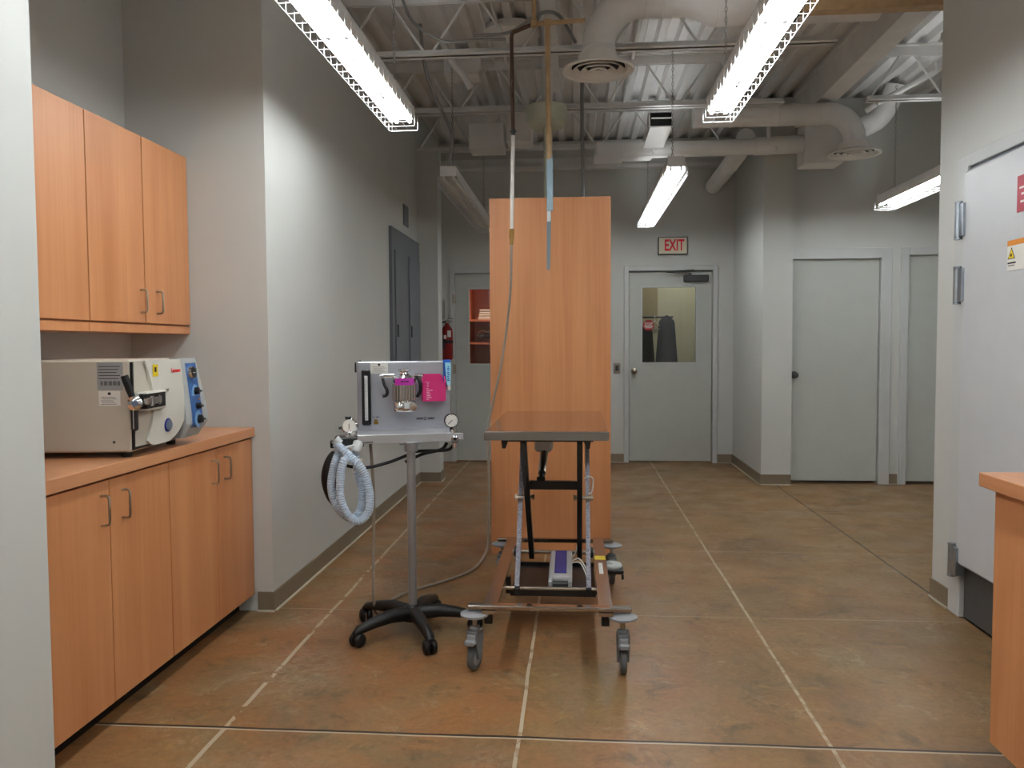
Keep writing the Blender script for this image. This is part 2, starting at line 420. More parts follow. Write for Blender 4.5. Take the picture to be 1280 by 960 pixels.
def frame_door(name, label, x0, x1, yw, ztop, slab, win=None, left=True, fr=.052, knob_x=None, hinges=None):
    """x0..x1 outer frame, slab = (x0,x1,z0,z1)"""
    r = thing(name, label, 'door', ((x0+x1)/2, yw, 0), kind='structure')
    m = MB(); pr = .018
    if left: m.box(x0, x0+fr, yw-pr, yw+.12, 0, ztop, .003)
    m.box(x1-fr, x1, yw-pr, yw+.12, 0, ztop, .003)
    m.box(x0+(fr if left else 0), x1-fr, yw-pr, yw+.12, ztop-fr, ztop, .003)
    # stops
    m.box(slab[0]-.01, slab[1]+.01, yw+.075, yw+.095, slab[3]-.012, ztop-fr+.001)
    m.build('door_frame', 'frame', r, smooth=False, world=True)
    s0, s1, z0, z1 = slab; ys, ye = yw+.022, yw+.066
    m = MB()
    if win:
        a, b, c, d = win
        m.box(s0, a, ys, ye, z0, z1).box(b, s1, ys, ye, z0, z1).box(a, b, ys, ye, z0, c).box(a, b, ys, ye, d, z1)
    else: m.box(s0, s1, ys, ye, z0, z1, .002)
    sl = m.build('door_slab', 'door', r, smooth=False, world=True)
    if win:
        m = MB(); t = .016
        for q in ((a-t, a, c-t, d+t), (b, b+t, c-t, d+t), (a, b, c-t, c), (a, b, d, d+t)):
            m.box(q[0], q[1], ys-.008, ys, q[2], q[3])
        m.build('window_trim', 'frame', sl, smooth=False, world=True)
        MB().box(a, b, ys+.018, ys+.024, c, d).build('window_pane', 'glass', sl, smooth=False, world=True)
    if knob_x: knob(r, (knob_x, ys, 1.0), material='dgrey' if knob_x > 1.9 else 'nickel')
    if hinges:
        for z in hinges[1]: MB().cyl((hinges[0], yw-.022, z-.05), (hinges[0], yw-.022, z+.05), .009, 8).box(hinges[0]-.018, hinges[0]+.02, yw-.02, yw-.0185, z-.05, z+.05).build('hinge', 'nickel', r, world=True)
    return r, sl
d1, s1 = frame_door('door_1', 'grey door with window onto orange shelves, half behind the wood partition', -1.385, -.40, 8.76, 2.13, (-1.330, -.455, .012, 2.072),
                win=(-1.175, -.62, 1.085, 1.905), hinges=(-1.338, (1.80, 1.03, .25)))
d2, s2 = frame_door('door_2', 'grey exit door with a window and closer', .516, 1.515, 8.76, 2.13, (.575, 1.452, .018, 2.062),
                win=(.715, 1.285, 1.092, 1.90), knob_x=.629)
d3, s3 = frame_door('door_3', 'plain pale grey door right of the column', 1.935, 2.835, 7.5, 2.145, (1.947, 2.735, .026, 2.10), left=False, fr=.095, knob_x=1.99)
d4, s4 = frame_door('door_4', 'plain grey door partly hidden by the right wall', 2.912, 3.83, 7.5, 2.145, (2.985, 3.77, .026, 2.10), fr=.07, knob_x=None)
# dark gap under the slabs is the unlit threshold
for nm, x0, x1, y in (('threshold', .575, 1.452, 8.80), ('threshold', -1.33, -.455, 8.80)):
    pass
# door closer on door_2
cl = MB().box(1.150, 1.415, 8.735, 8.782, 1.958, 2.028, .008).build('door_closer', 'dgrey', d2, world=True)
MB().bar((1.22, 8.745, 2.040), (.96, 8.70, 2.055), .022, .010).bar((.96, 8.70, 2.056), (1.26, 8.742, 2.085), .018, .008).cyl((1.22, 8.745, 2.024), (1.22, 8.745, 2.05), .014, 12).build('closer_arm', 'dgrey', cl, world=True)
# little lever tip showing on door 4
MB().lathe([(0, 0), (.03, 0), (.03, .008), (.011, .012), (.011, .05), (0, .052)], (3.31, 7.522, .27), (0, -1, 0)).build('door_stop', 'dgrey', d4, world=True)

# big insulated door in the right wall (face looks toward -X)
cd = thing('door_5', 'large pale insulated door with strap hinges at the right edge', 'door', (1.80, 3.2, 0), kind='structure')
MB().box(1.785, 1.90, 3.855, 3.965, 0, 2.15, .004).box(1.785, 1.90, 2.50, 3.855, 2.09, 2.15, .004).box(1.785, 1.90, 2.50, 2.60, 0, 2.09, .004).build('door_frame', 'frame', cd, smooth=False, world=True)
sl5 = MB().box(1.755, 1.835, 2.61, 3.825, .262, 2.065, .012).build('door_slab', 'cooler', cd, world=True)
kp = MB().box(1.80, 1.83, 2.61, 3.835, .012, .262).build('kick_plate', 'dgrey', cd, smooth=False, world=True)
MB().box(1.80, 1.925, 2.61, 3.854, 2.066, 2.089).box(1.836, 1.925, 2.61, 3.853, .0, 2.066).build('gap_filler', 'panelgrey', cd, smooth=False, world=True)  # grey filler; its top strip stands in for the shadow gap over the slab
for z0, z1 in ((1.758, 1.935), (1.462, 1.640), (.196, .355)):
    h = MB().cyl((1.748, 3.852, z0+.012), (1.748, 3.852, z1-.012), .0165, 14).box(1.742, 1.785, 3.800, 3.848, z0+.014, z1-.014, .002)
    h.lathe([(0, 0), (.012, 0), (.018, .006), (.018, .014), (0, .016)], (1.748, 3.852, z1-.016), (0, 0, 1), 12)
    h.lathe([(0, 0), (.012, 0), (.018, -.006), (.018, -.014), (0, -.016)], (1.748, 3.852, z0+.016), (0, 0, 1), 12)
    h.build('strap_hinge', 'galv', cd, world=True)
rs = MB().box(1.7525, 1.755, 3.08, 3.372, 1.805, 1.948).build('warning_notice', 'signred', None, smooth=False)
tag(rs, 'faded red notice with white lettering at the top right, stuck to the large door', 'sign')
m = MB()
for z, a, b in ((1.895, 3.31, 3.355), (1.870, 3.23, 3.34), (1.84, 3.25, 3.345)): m.box(1.7515, 1.7525, a, b, z, z+.008)
m.build('lettering', 'paper', rs, smooth=False, world=True)
ws = MB().box(1.7525, 1.755, 3.20, 3.434, 1.578, 1.70).build('hazard_label', 'paper', None, smooth=False)
tag(ws, 'white hazard label with an orange header and yellow triangle on the large door', 'sign')
MB().box(1.7518, 1.7525, 3.20, 3.434, 1.678, 1.70).build('header_band', 'orange', ws, smooth=False, world=True)
MB().quadprism([(1.7525, 3.430, 1.625), (1.7525, 3.375, 1.625), (1.7525, 3.4025, 1.672)], (-.0008, 0, 0)).build('triangle_border', 'ink', ws, smooth=False, world=True)
MB().quadprism([(1.7517, 3.424, 1.628), (1.7517, 3.381, 1.628), (1.7517, 3.4025, 1.665)], (-.0006, 0, 0)).build('hazard_triangle', 'yellow', ws, smooth=False, world=True)
m = MB(); m.lathe([(0, 0), (.007, 0), (.007, .0006), (0, .0006)], (1.7511, 3.4025, 1.640), (-1, 0, 0), 8)
m.box(1.7517, 1.7525, 3.37, 3.43, 1.606, 1.612).box(1.7517, 1.7525, 3.38, 3.425, 1.597, 1.600); m.build('lettering', 'ink', ws, smooth=False, world=True)

# ------------------------------------------------------------------ rooms seen through the door windows
m = MB(); m.box(-.1, 2.6, 10.2, 10.3, 0, 2.9).box(-.2, -.1, 8.88, 10.3, 0, 2.9).box(2.5, 2.6, 8.88, 10.3, 0, 2.9)
struct(m.build('wall_hall', 'beige', smooth=False), 'beige walls of the room behind the exit door')
struct(MB().box(-.2, 2.6, 8.88, 10.3, 2.9, 2.95).build('ceiling_hall', 'beige', smooth=False), 'ceiling of the room behind the exit door', 'ceiling')
tag(MB().box(.80, 1.02, 10.17, 10.2, 1.48, 2.10, .004).build('wall_cabinet', 'beige2', smooth=False), 'tan wall cabinet seen through the exit door window', 'cabinet')
m = MB().cyl((.55, 9.32, 1.60), (1.10, 9.32, 1.60), .012, 10).cyl((.55, 9.32, 1.60), (.55, 10.2, 1.60), .012, 10).cyl((1.10, 9.32, 1.6), (1.10, 10.2, 1.6), .012, 10)
tag(m.build('coat_rail', 'blacksteel'), 'black coat rail seen through the exit door window', 'rail')
def garment(name, label, cx, cy, zt, zb, wt, wb, d, material):
    def f(u, v):
        a = u*2*PI; z = zt-(zt-zb)*v
        sh = math.sin(min(v*9, 1)*PI/2)
        w = (wt+(wb-wt)*v)*sh+.003; fold = 1+.09*math.sin(a*6+v*3)*v
        return (cx+math.cos(a)*w/2*fold, cy+math.sin(a)*d/2*(.3+.7*sh)*fold, z)
    o = MB().grid(f, 48, 26).build(name, material); tag(o, label, 'coat'); return o
garment('coat', 'long navy coat hanging on the rail behind the exit door', 1.035, 9.32, 1.625, .80, .17, .27, .16, 'navy')
garment('jacket', 'black jacket hanging at the left of the rail behind the exit door', .79, 9.33, 1.50, .85, .16, .24, .14, 'charcoal')
hg = MB().tube([(.90, 9.30, 1.615), (.90, 9.30, 1.56), (.975, 9.28, 1.475), (.97, 9.28, 1.462), (.82, 9.30, 1.462), (.825, 9.30, 1.475), (.90, 9.30, 1.555)], .0035, 6)
tag(hg.build('clothes_hanger', 'white'), 'white wire hanger on the rail behind the exit door', 'hanger')
o8 = [(.782+.062*math.cos(PI/8+k*PI/4), 8.774, 1.492+.062*math.sin(PI/8+k*PI/4)) for k in range(8)]
st = MB().quadprism(o8, (0, .002, 0)).build('stop_notice', 'stopred', None, smooth=False); tag(st, 'red octagonal STOP notice in the exit door window', 'sign')
text('STOP', .036, (.782, 8.7735, 1.510), (1, 0, 0), (0, 0, 1), 'paper', 'lettering', st, bold=.0006)
m = MB()
for z, w in ((1.487, .045), (1.475, .048), (1.463, .036)): m.box(.782-w, .782+w, 8.7725, 8.774, z, z+.006)
m.build('small_print', 'paper', st, smooth=False, world=True)
# closet behind door 1
m = MB(); m.box(-1.6, -.25, 9.75, 9.8, 0, 2.5).box(-1.6, -1.5, 8.88, 9.8, 0, 2.5).box(-.35, -.25, 8.88, 9.8, 0, 2.5)
struct(m.build('wall_closet', 'closetwood', smooth=False), 'reddish walls of the closet behind the left door')
struct(MB().box(-1.6, -.25, 8.88, 9.8, 2.5, 2.55).build('ceiling_closet', 'beige', smooth=False), 'closet ceiling behind the left door', 'ceiling')
sh = thing('shelf_unit', 'orange wooden shelves seen through the left door window', 'shelf', (-.9, 9.45, 0))
MB().box(-1.26, -1.235, 9.2, 9.72, 0, 2.3).box(-.5, -.475, 9.2, 9.72, 0, 2.3).box(-.9, -.875, 9.2, 9.72, 0, 2.3).build('upright', 'closetwood', sh, smooth=False, world=True)
for z in (.78, 1.30, 1.565, 2.05): MB().box(-1.234, -.501, 9.2, 9.72, z, z+.022).build('shelf', 'closetwood', sh, smooth=False, world=True)
m = MB().box(-1.15, -.98, 9.3, 9.5, 1.588, 1.60, .004)
for k in range(4): m.box(-1.14+k*.004, -.985-k*.003, 9.31, 9.48, 1.601+k*.027, 1.625+k*.027, .009)
tag(m.build('folded_towels', 'towel'), 'stack of folded cream cloths on the upper closet shelf', 'towel')
m = MB()
for k in range(9):
    m.ball((-1.13+random.random()*.14, 9.32+random.random()*.1, 1.37+random.random()*.06), .035, 10, (1.2, 1, .8))
tag(m.build('dark_bundle', 'dgrey'), 'heap of dark and tan odds and ends on the middle closet shelf', 'bundle')
tag(MB().tube(spline([(-1.16, 9.3, 1.40), (-1.10, 9.27, 1.46), (-1.03, 9.28, 1.44), (-.98, 9.3, 1.48)]), .008, 8).build('tan_hose', 'tan'), 'curved tan hose lying over the heap on the closet shelf', 'hose')
tag(MB().lathe([(0, 0), (.05, 0), (.075, .10), (.08, .16), (.07, .165), (0, .12)], (-1.08, 9.4, .803), (0, 0, 1)).build('dark_pail', 'dgrey'), 'dark pail on the lowest closet shelf', 'pail')

# ------------------------------------------------------------------ exit sign, switch, wall things
ex = thing('exit_sign', 'cream sign with red EXIT letters above the exit door', 'sign', (1.03, 8.76, 2.245))
MB().box(.876, 1.187, 8.715, 8.76, 2.245, 2.432, .006).build('housing', 'dgrey', ex, world=True)
MB().box(.884, 1.179, 8.709, 8.716, 2.253, 2.424, .002).build('face', 'exitcream', ex, smooth=False, world=True)
text('EXIT', .165, (1.045, 8.7085, 2.338), (1, 0, 0), (0, 0, 1), 'red', 'lettering', ex, bold=.004, xs=.62)
sw = thing('light_switch', 'steel switch plate beside the exit door', 'switch', (.439, 8.76, .97))
MB().box(.403, .477, 8.752, 8.76, .972, 1.088, .003).build('plate', 'steel', sw, world=True)
MB().box(.424, .456, 8.744, 8.753, 1.0, 1.062, .003).build('rocker', 'dgrey', sw, world=True)
# fire extinguisher
fe = thing('fire_extinguisher', 'red fire extinguisher hanging by the left door', 'fire extinguisher', (-1.405, 8.66, 1.13))
MB().lathe([(0, 0), (.052, 0), (.064, .02), (.064, .30), (.058, .34), (.036, .37), (.022, .385), (.022, .40), (0, .40)], (-1.405, 8.66, 1.13), (0, 0, 1), 24).build('cylinder', 'fred', fe, world=True)
MB().lathe([(0, 0), (.02, 0), (.02, .04), (0, .04)], (-1.405, 8.66, 1.525)).box(-1.395, -1.34, 8.65, 8.67, 1.575, 1.588, .002).box(-1.395, -1.345, 8.65, 8.67, 1.548, 1.558, .002).lathe([(0, 0), (.017, 0), (.017, .01), (0, .01)], (-1.38, 8.635, 1.55), (0, -1, 0), 12).build('valve', 'steel', fe, world=True)
MB().tube(spline([(-1.42, 8.65, 1.55), (-1.455, 8.60, 1.52), (-1.45, 8.585, 1.40), (-1.425, 8.585, 1.25)]), .010, 8).build('hose', 'rubber', fe, world=True)
MB().lathe([(.066, 0), (.066, .035), (.0645, .035), (.0645, 0), (.066, 0)], (-1.405, 8.66, 1.31)).build('strap', 'rubber', fe, world=True)
MB().box(-1.39, -1.352, 8.590, 8.6, 1.38, 1.45).box(-1.43, -1.402, 8.588, 8.598, 1.36, 1.40).build('label_patch', 'paper', fe, smooth=False, world=True)
tag(MB().box(-1.462, -1.442, 8.745, 8.76, 1.58, 1.78, .002).cyl((-1.452, 8.72, 1.60), (-1.452, 8.72, 1.80), .006, 8).build('wall_hook', 'steel'), 'thin steel hook on the wall above the fire extinguisher', 'hook')

# electrical panel on the left wall (X = -1.474, facing +X)
ep = thing('electrical_panel', 'blue-grey electrical panel with two doors on the left wall', 'electrical panel', (-1.474, 6.83, .95))
MB().box(-1.474, -1.448, 6.26, 7.37, .95, 2.235, .003).build('panel_body', 'panelgrey', ep, smooth=False, world=True)
for y0, y1 in ((6.34, 6.80), (6.88, 7.33)):
    dd = MB().box(-1.448, -1.436, y0, y1, 1.0, 2.06, .003).build('panel_door', 'panelgrey', ep, smooth=False, world=True)
    MB().box(-1.436, -1.428, y0+.03, y0+.055, 1.36, 1.46, .002).build('latch', 'black', dd, smooth=False, world=True)
tag(MB().box(-1.474, -1.462, 6.80, 6.98, 2.32, 2.50, .003).build('wall_plate', 'panelgrey', smooth=False), 'small grey blank plate high above the electrical panel', 'plate')

# ------------------------------------------------------------------ left cabinets
def handle(parent, x, y, z0, z1, name='handle', nx=1):
    o = .030*nx; r = .0045; q = .010
    pts = [(x, y, z0), (x+o-q*nx, y, z0), (x+o-.003*nx, y, z0+.003), (x+o, y, z0+q), (x+o, y, z1-q), (x+o-.003*nx, y, z1-.003), (x+o-q*nx, y, z1), (x, y, z1)]
    MB().tube(pts, r, 10).build(name, 'nickel', parent, world=True)
DX = -1.565
def lower_cabinet(label, y0, y1, splits, handles):
    r = thing('lower_cabinet', label, 'cabinet', (-1.86, (y0+y1)/2, 0))
    MB().box(-2.158, DX-.021, y0, y1, .09, .853).build('cabinet_body', 'wood', r, smooth=False, world=True)
    MB().box(-2.158, -1.645, y0, y1, 0, .09).build('toe_kick', 'toe', r, smooth=False, world=True)
    for (a, b), h in zip(splits, handles):
        d = MB().box(DX-.019, DX, a+.0018, b-.0018, .085, .846, .0012).build('door', 'wood', r, smooth=False, world=True)
        handle(d, DX, h, .702, .800)
    return r
lower_cabinet('maple lower cabinet nearest the camera, under the steriliser', 2.11, 2.946, ((2.115, 2.55), (2.551, 2.946)), (2.500, 2.622))
lower_cabinet('maple lower cabinet at the far end, against the alcove wall', 2.948, 3.737, ((2.948, 3.353), (3.354, 3.737)), (3.307, 3.430))
ct = MB().box(-2.158, -1.549, 2.102, 3.738, .856, .900, .002).build('countertop', 'woodtop', None, smooth=False)
tag(ct, 'maple countertop carrying the steriliser', 'countertop')
UX = -1.857
def upper_cabinet(label, y0, y1, splits, handles):
    r = thing('upper_cabinet', label, 'cabinet', (-2.0, (y0+y1)/2, 1.35))
    MB().box(-2.158, UX-.021, y0, y1, 1.352, 2.190).box(UX-.021, UX-.004, y0, y1, 1.352, 1.386).build('cabinet_body', 'wood', r, smooth=False, world=True)
    for (a, b), h in zip(splits, handles):
        d = MB().box(UX-.019, UX, a+.0015, b-.0015, 1.394, 2.193, .0012).build('door', 'wood', r, smooth=False, world=True)
        handle(d, UX, h, 1.438, 1.535)
upper_cabinet('maple wall cabinet cut off by the near left wall', 2.11, 2.934, ((2.11, 2.52), (2.524, 2.934)), (2.47, 2.575))
upper_cabinet('maple wall cabinet with two handles against the alcove wall', 2.938, 3.737, ((2.938, 3.334), (3.339, 3.737)), (3.298, 3.430))

# right-hand cabinet
rc = thing('island_cabinet', 'maple cabinet end at the right edge of the photo', 'cabinet', (1.5, 1.9, 0))
MB().box(1.235, 1.795, 1.2, 2.455, .09, .858, .0015).build('cabinet_body', 'wood', rc, smooth=False, world=True)
MB().box(1.30, 1.795, 1.2, 2.40, 0, .09).build('toe_kick', 'toe', rc, smooth=False, world=True)
tag(MB().box(1.200, 1.797, 1.18, 2.482, .860, .902, .002).build('countertop', 'woodtop', None, smooth=False), 'maple countertop on the cabinet at the right edge', 'countertop')

# ------------------------------------------------------------------ steriliser on the counter
A6 = math.radians(5.5)
au = thing('tabletop_steriliser', 'ivory tabletop steam steriliser with blue control panel on the left countertop', 'steriliser', (-1.553, 2.672, .900), A6)
# local: x = outward (+v), y = along width (u), z up
def sec(u0, u1, prof, mbx):  # prism along y of (x,z) outline
    return mbx.quadprism([(a, u0, b) for a, b in prof], (0, u1-u0, 0))
MB().box(-.50, 0, .0, .50, .022, .345, .006).build('body', 'ivoryside', au)
for a, b in ((-.46, .05), (-.46, .45), (-.04, .05), (-.04, .43)):
    MB().lathe([(0, 0), (.018, 0), (.018, .022), (0, .022)], (a, b, 0)).build('foot', 'rubber', au)
# dark seam ring between body and door cover
MB().box(0, .008, .004, .36, .030, .338).build('seam', 'black', au)
# door cover: convex shell with a recessed left part
def cover_top(u): return .340
def bulge(u, z):
    t = (u-.02)/.36
    return .010+.034*min(1, max(0, t*1.4))**.8*(.62+.38*math.sin(PI*min(1, max(0, z/.34))))
def zlow(u):    # rounded lower outline
    t = (u-.012)/.326
    return .040+.022*0 - .012*math.sin(PI*t*.9)*0 + (.10*max(0, (t-.62)/.38)**2)
def shell(mbx, u0, u1, z0f, z1f, lift=0., n=14, mz=14, ax=None):
    f = lambda a, b: (bulge(u0+(u1-u0)*a, 0*b+(z0f(u0+(u1-u0)*a)*(1-b)+z1f(u0+(u1-u0)*a)*b))+lift, u0+(u1-u0)*a, z0f(u0+(u1-u0)*a)*(1-b)+z1f(u0+(u1-u0)*a)*b)
    g0 = [[f(i/n, j/mz) for j in range(mz+1)] for i in range(n+1)]
    B = mbx.b
    F = [[B.verts.new(V(q)) for q in row] for row in g0]
    K = [[B.verts.new(V((.008, q[1], q[2]))) for q in row] for row in g0]
    for i in range(n):
        for j in range(mz):
            B.faces.new((F[i][j], F[i+1][j], F[i+1][j+1], F[i][j+1])); B.faces.new((K[i][j], K[i][j+1], K[i+1][j+1], K[i+1][j]))
        B.faces.new((F[i][0], K[i][0], K[i+1][0], F[i+1][0])); B.faces.new((F[i][mz], F[i+1][mz], K[i+1][mz], K[i][mz]))
    for j in range(mz):
        B.faces.new((F[0][j], F[0][j+1], K[0][j+1], K[0][j])); B.faces.new((F[n][j], K[n][j], K[n][j+1], F[n][j+1]))
    return mbx
m = MB(); shell(m, .012, .338, zlow, cover_top, 0); cov = m.build('door_cover', 'ivoryside', au)
# lighter raised cover with the big arc edge
def arc_u(z):  # left edge of light cover as a function of height
    return .062+.050*math.sin(PI*min(1, max(0, (z-.02)/.33)))
m = MB(); B = m.b; n, mz = 16, 18; F = []; K = []
for j in range(mz+1):
    t = j/mz; row = []; rk = []
    for i in range(n+1):
        s = i/n
        # outline bottom: rounded bowl from left arc to right edge
        zz0 = .036+.0*s; z = .340*t+.036*(1-t)
        ul = arc_u(z)
        u = ul+(.342-ul)*s
        zb = .034+.070*max(0, (s-.45)/.55)**2+.020*max(0, (.18-s)/.18)**2
        z = zb*(1-t)+.342*t
        row.append(B.verts.new(V((bulge(u, z)+.010, u, z)))); rk.append(B.verts.new(V((.02, u, z))))
    F.append(row); K.append(rk)
for j in range(mz):
    for i in range(n):
        B.faces.new((F[j][i], F[j][i+1], F[j+1][i+1], F[j+1][i])); B.faces.new((K[j][i], K[j+1][i], K[j+1][i+1], K[j][i+1]))
    B.faces.new((F[j][0], F[j+1][0], K[j+1][0], K[j][0])); B.faces.new((F[j][n], K[j][n], K[j+1][n], F[j+1][n]))
for i in range(n):
    B.faces.new((F[0][i], K[0][i], K[0][i+1], F[0][i+1])); B.faces.new((F[mz][i], F[mz][i+1], K[mz][i+1], K[mz][i]))
m.build('front_cover', 'ivory', au)
# latch recess, arm, lever and knob
MB().box(.015, .0565, .006, .168, .166, .232, .004).build('recess_surround', 'ivory', au)
MB().box(.03, .0580, .004, .156, .174, .226).build('latch_recess', 'black', au)
m = MB().box(.050, .066, -.012, .110, .188, .212, .003).cyl((.060, .03, .184), (.060, .03, .218), .010).cyl((.060, .095, .184), (.060, .095, .218), .006)
m.build('latch_arm', 'steel', au)
kb = MB().lathe([(0, 0), (.013, 0), (.015, .008), (.024, .014), (.026, .030), (.020, .038), (.012, .042), (0, .043)], (.018, -.004, .196), (.45, -1, 0), 12).build('latch_knob', 'chrome', au)
MB().lathe([(0, 0), (.011, 0), (.010, .003), (0, .004)], (.036, -.043, .196), (.45, -1, 0), 14).build('knob_cap', 'badge', kb)
MB().tube([(.020, -.020, .205), (.010, -.026, .245), (-.004, -.030, .292)], .011, 10, radii=[.009, .013, .013]).build('lever', 'black', au)
MB().box(.008, .030, -.022, -.004, .100, .190, .004).build('lever_tail', 'black', au)
MB().box(.018, .022, -.0235, -.022, .106, .180).build('tail_strip', 'chrome', au)
# stickers and text on the cover
def onc(u, z, d=.0015): return bulge(u, z)+.010+d
tb = math.atan2(onc(.2, .3)-onc(.1, .3), .1)
def sticker(name, u, z, w, h, material, parent=au, th=.0008):
    a, b = u-w/2, u+w/2
    xa, xb = onc(a, z), onc(b, z)
    return MB().quadprism([(xa, a, z-h/2), (xb, b, z-h/2), (xb, b, z+h/2), (xa, a, z+h/2)], (th, 0, 0)).build(name, material, parent, smooth=False)
ys_ = sticker('caution_sticker', .130, .305, .036, .044, 'yellow')
sticker('caution_mark', .130, .308, .012, .018, 'ink', ys_, .0014)
sticker('small_text_patch', .205, .232, .020, .003, 'ink'); sticker('small_text_patch', .203, .225, .014, .002, 'ink')
Mau = WM[au.name]
def wpt(p): return tuple(Mau @ V(p))
def wdir(p): return tuple(Mau.to_3x3() @ V(p))
text('Tuttnauer', .022, wpt((onc(.285, .30, .001), .285, .300)), wdir((.0, 1, 0)), (0, 0, 1), 'red', 'brand_lettering', au, bold=.0003)
c0 = (onc(.205, .09, -.002), .205, .098)
bd = MB().lathe([(0, 0), (.026, 0), (.026, .004), (.023, .007), (0, .008)], c0, (1, -.15, 0), 28).build('round_badge', 'dblue', au)
MB().lathe([(0, .0082), (.020, .0078), (.021, .009), (0, .0095)], c0, (1, -.15, 0), 28).build('badge_face', 'badge', bd)
# control panel housing on the far side, leaning out towards the bottom
z0p, z1p = .026, .345
def pan(z): return .044+.026*min(1, max(0, (.345-z)/.22))-.03*max(0, (.085-z)/.06)
zs = [.030, .06, .085, .12, .16, .20, .26, .32, .345]
def pu0(z): return .346
def pu1(z): return .500+.060*min(1, max(0, (.345-z)/.25))-.045*max(0, (.095-z)/.065)
m = MB(); B = m.b; F = []; K = []
for z in zs:
    a, b_ = pu0(z), pu1(z)
    F.append([B.verts.new(V(q)) for q in ((-.02, a, z), (pan(z)-.012, a, z), (pan(z), a+.012, z), (pan(z), b_-.008, z), (pan(z)-.01, b_, z), (-.02, b_, z))])
for A_, B_ in zip(F, F[1:]):
    for k in range(6): B.faces.new((A_[k], A_[(k+1) % 6], B_[(k+1) % 6], B_[k]))
B.faces.new(F[0][::-1]); B.faces.new(F[-1])
m.build('panel_housing', 'sgrey', au, smooth=False)
zs2 = [.068, .085, .12, .16, .20, .26, .325]
m = MB()
sec(.375, .478, [(pan(z)-.002, z) for z in zs2]+[(pan(z)+.0025, z) for z in zs2[::-1]], m); cp = m.build('control_panel', 'blue', au, smooth=False)
def dial(name, u, z, r, h, material, parent=cp): return MB().lathe([(0, 0), (r, 0), (r*.9, h), (0, h*1.02)], (pan(z)+.0025, u, z), (1, 0, .15), 20).build(name, material, parent)
g = dial('pressure_gauge', .416, .286, .027, .012, 'chrome'); MB().lathe([(0, 0), (.021, 0), (.021, .001), (0, .001)], (pan(.286)+.0150, .416, .2878), (1, 0, .15)).build('gauge_face', 'black', g)
MB().box(pan(.286)+.016, pan(.286)+.0165, .402, .430, .286, .2885).build('gauge_marks', 'paper', g)
MB().box(pan(.285)+.002, pan(.285)+.007, .448, .466, .268, .304, .001).build('power_switch', 'green', cp)
for u, z, r in ((.425, .205, .034), (.43, .10, .034)):
    MB().lathe([(0, 0), (r, 0), (r, .001), (0, .001)], (pan(z)+.0028, u, z), (1, 0, 0), 24).build('dial_field', 'lblue', cp)
for u, z, r in ((.432, .212, .016), (.432, .152, .013), (.436, .098, .018)):
    k = dial('selector_knob', u, z, r, .016, 'black'); MB().box(pan(z)+.018, pan(z)+.024, u-r*1.1, u+r*1.3, z-.004, z+.004, .001).build('knob_grip', 'black', k)
for u, z in ((.458, .178), (.460, .148)): dial('indicator_lamp', u, z, .005, .004, 'orange')
# rating plate, tag and screw on the near side panel (face looks toward the camera, local -y)
rp = MB().box(-.112, -.022, -.0012, 0, .240, .338).build('rating_plate', 'labelgrey', au, smooth=False)
m = MB()
for k in range(5): m.box(-.106, -.032-.006*(k % 3), -.0018, -.0012, .322-k*.0105, .3245-k*.0105)
for k in range(22):
    if k % 5 != 3: m.box(-.100+k*.0031, -.0985+k*.0031, -.0018, -.0012, .257, .272)
m.build('print_lines', 'ink', rp, smooth=False)
tp = MB().box(-.108, -.034, -.0012, 0, .186, .238).build('service_tag', 'paper', au, smooth=False)
m = MB().box(-.076, -.066, -.0018, -.0012, .224, .233)
for k in range(5): m.box(-.100+.004*(k % 2), -.046-.006*(k % 3), -.0018, -.0012, .191+k*.006, .1925+k*.006)
m.build('print_lines', 'ink', tp, smooth=False)
MB().lathe([(0, 0), (.005, 0), (.004, .003), (0, .003)], (-.060, 0, .058), (0, -1, 0), 10).build('screw', 'dgrey', au)

# ------------------------------------------------------------------ wooden partition
pt = MB().box(-.524, .208, 4.87, 5.34, 0, 2.176, .0015).build('wood_partition', 'wood', None, smooth=False)
tag(pt, 'tall maple partition standing in the middle of the room', 'partition')

# ------------------------------------------------------------------ exam lift table
tb_ = thing('exam_table', 'stainless scissor-lift exam table on four grey casters', 'table', (-.12, 3.68, 0))
def P_(m, n, mt, par=tb_, smooth=True): return m.build(n, mt, par, smooth=smooth, world=True)
m = MB().box(-.372, .130, 3.20, 4.24, .905, .938, .0012)
P_(m, 'tabletop', 'tablesteel')
P_(MB().tube([(-.368, 3.203, .9385), (.126, 3.203, .9385)], .003, 8), 'rolled_edge', 'chrome')
P_(MB().box(-.31, .07, 3.30, 4.14, .888, .905), 'underframe', 'blacksteel')
for x0, s in ((-.305, 1), (.058, -1)):
    P_(MB().quadprism([(x0, 3.22, .905), (x0+.030*s, 3.22, .905), (x0+.018*s, 3.22, .870), (x0+.004*s, 3.22, .870)], (0, .012, 0)), 'corner_bracket', 'blacksteel', smooth=False)
# base frame
P_(MB().box(-.432, .214, 3.085, 3.125, .246, .265, .005), 'front_crossbar', 'tablesteel')
P_(MB().box(-.428, .196, 4.27, 4.31, .222, .243, .005), 'rear_crossbar', 'tablesteel')
P_(MB().box(-.374, -.318, 3.08, 4.30, .232, .246), 'side_rail', 'steel')
P_(MB().box(.086, .142, 3.08, 4.30, .232, .246), 'side_rail', 'steel')
for x in (-.350, .112):
    P_(MB().box(x-.016, x+.016, 3.10, 3.13, .186, .234, .003), 'rail_foot', 'blacksteel')
# label strips on the right rail
P_(MB().box(.088, .140, 3.86, 3.93, .2461, .2468), 'yellow_sticker', 'yellow', smooth=False)
P_(MB().box(.103, .122, 3.62, 3.80, .2461, .2468), 'rating_strip', 'paper', smooth=False)
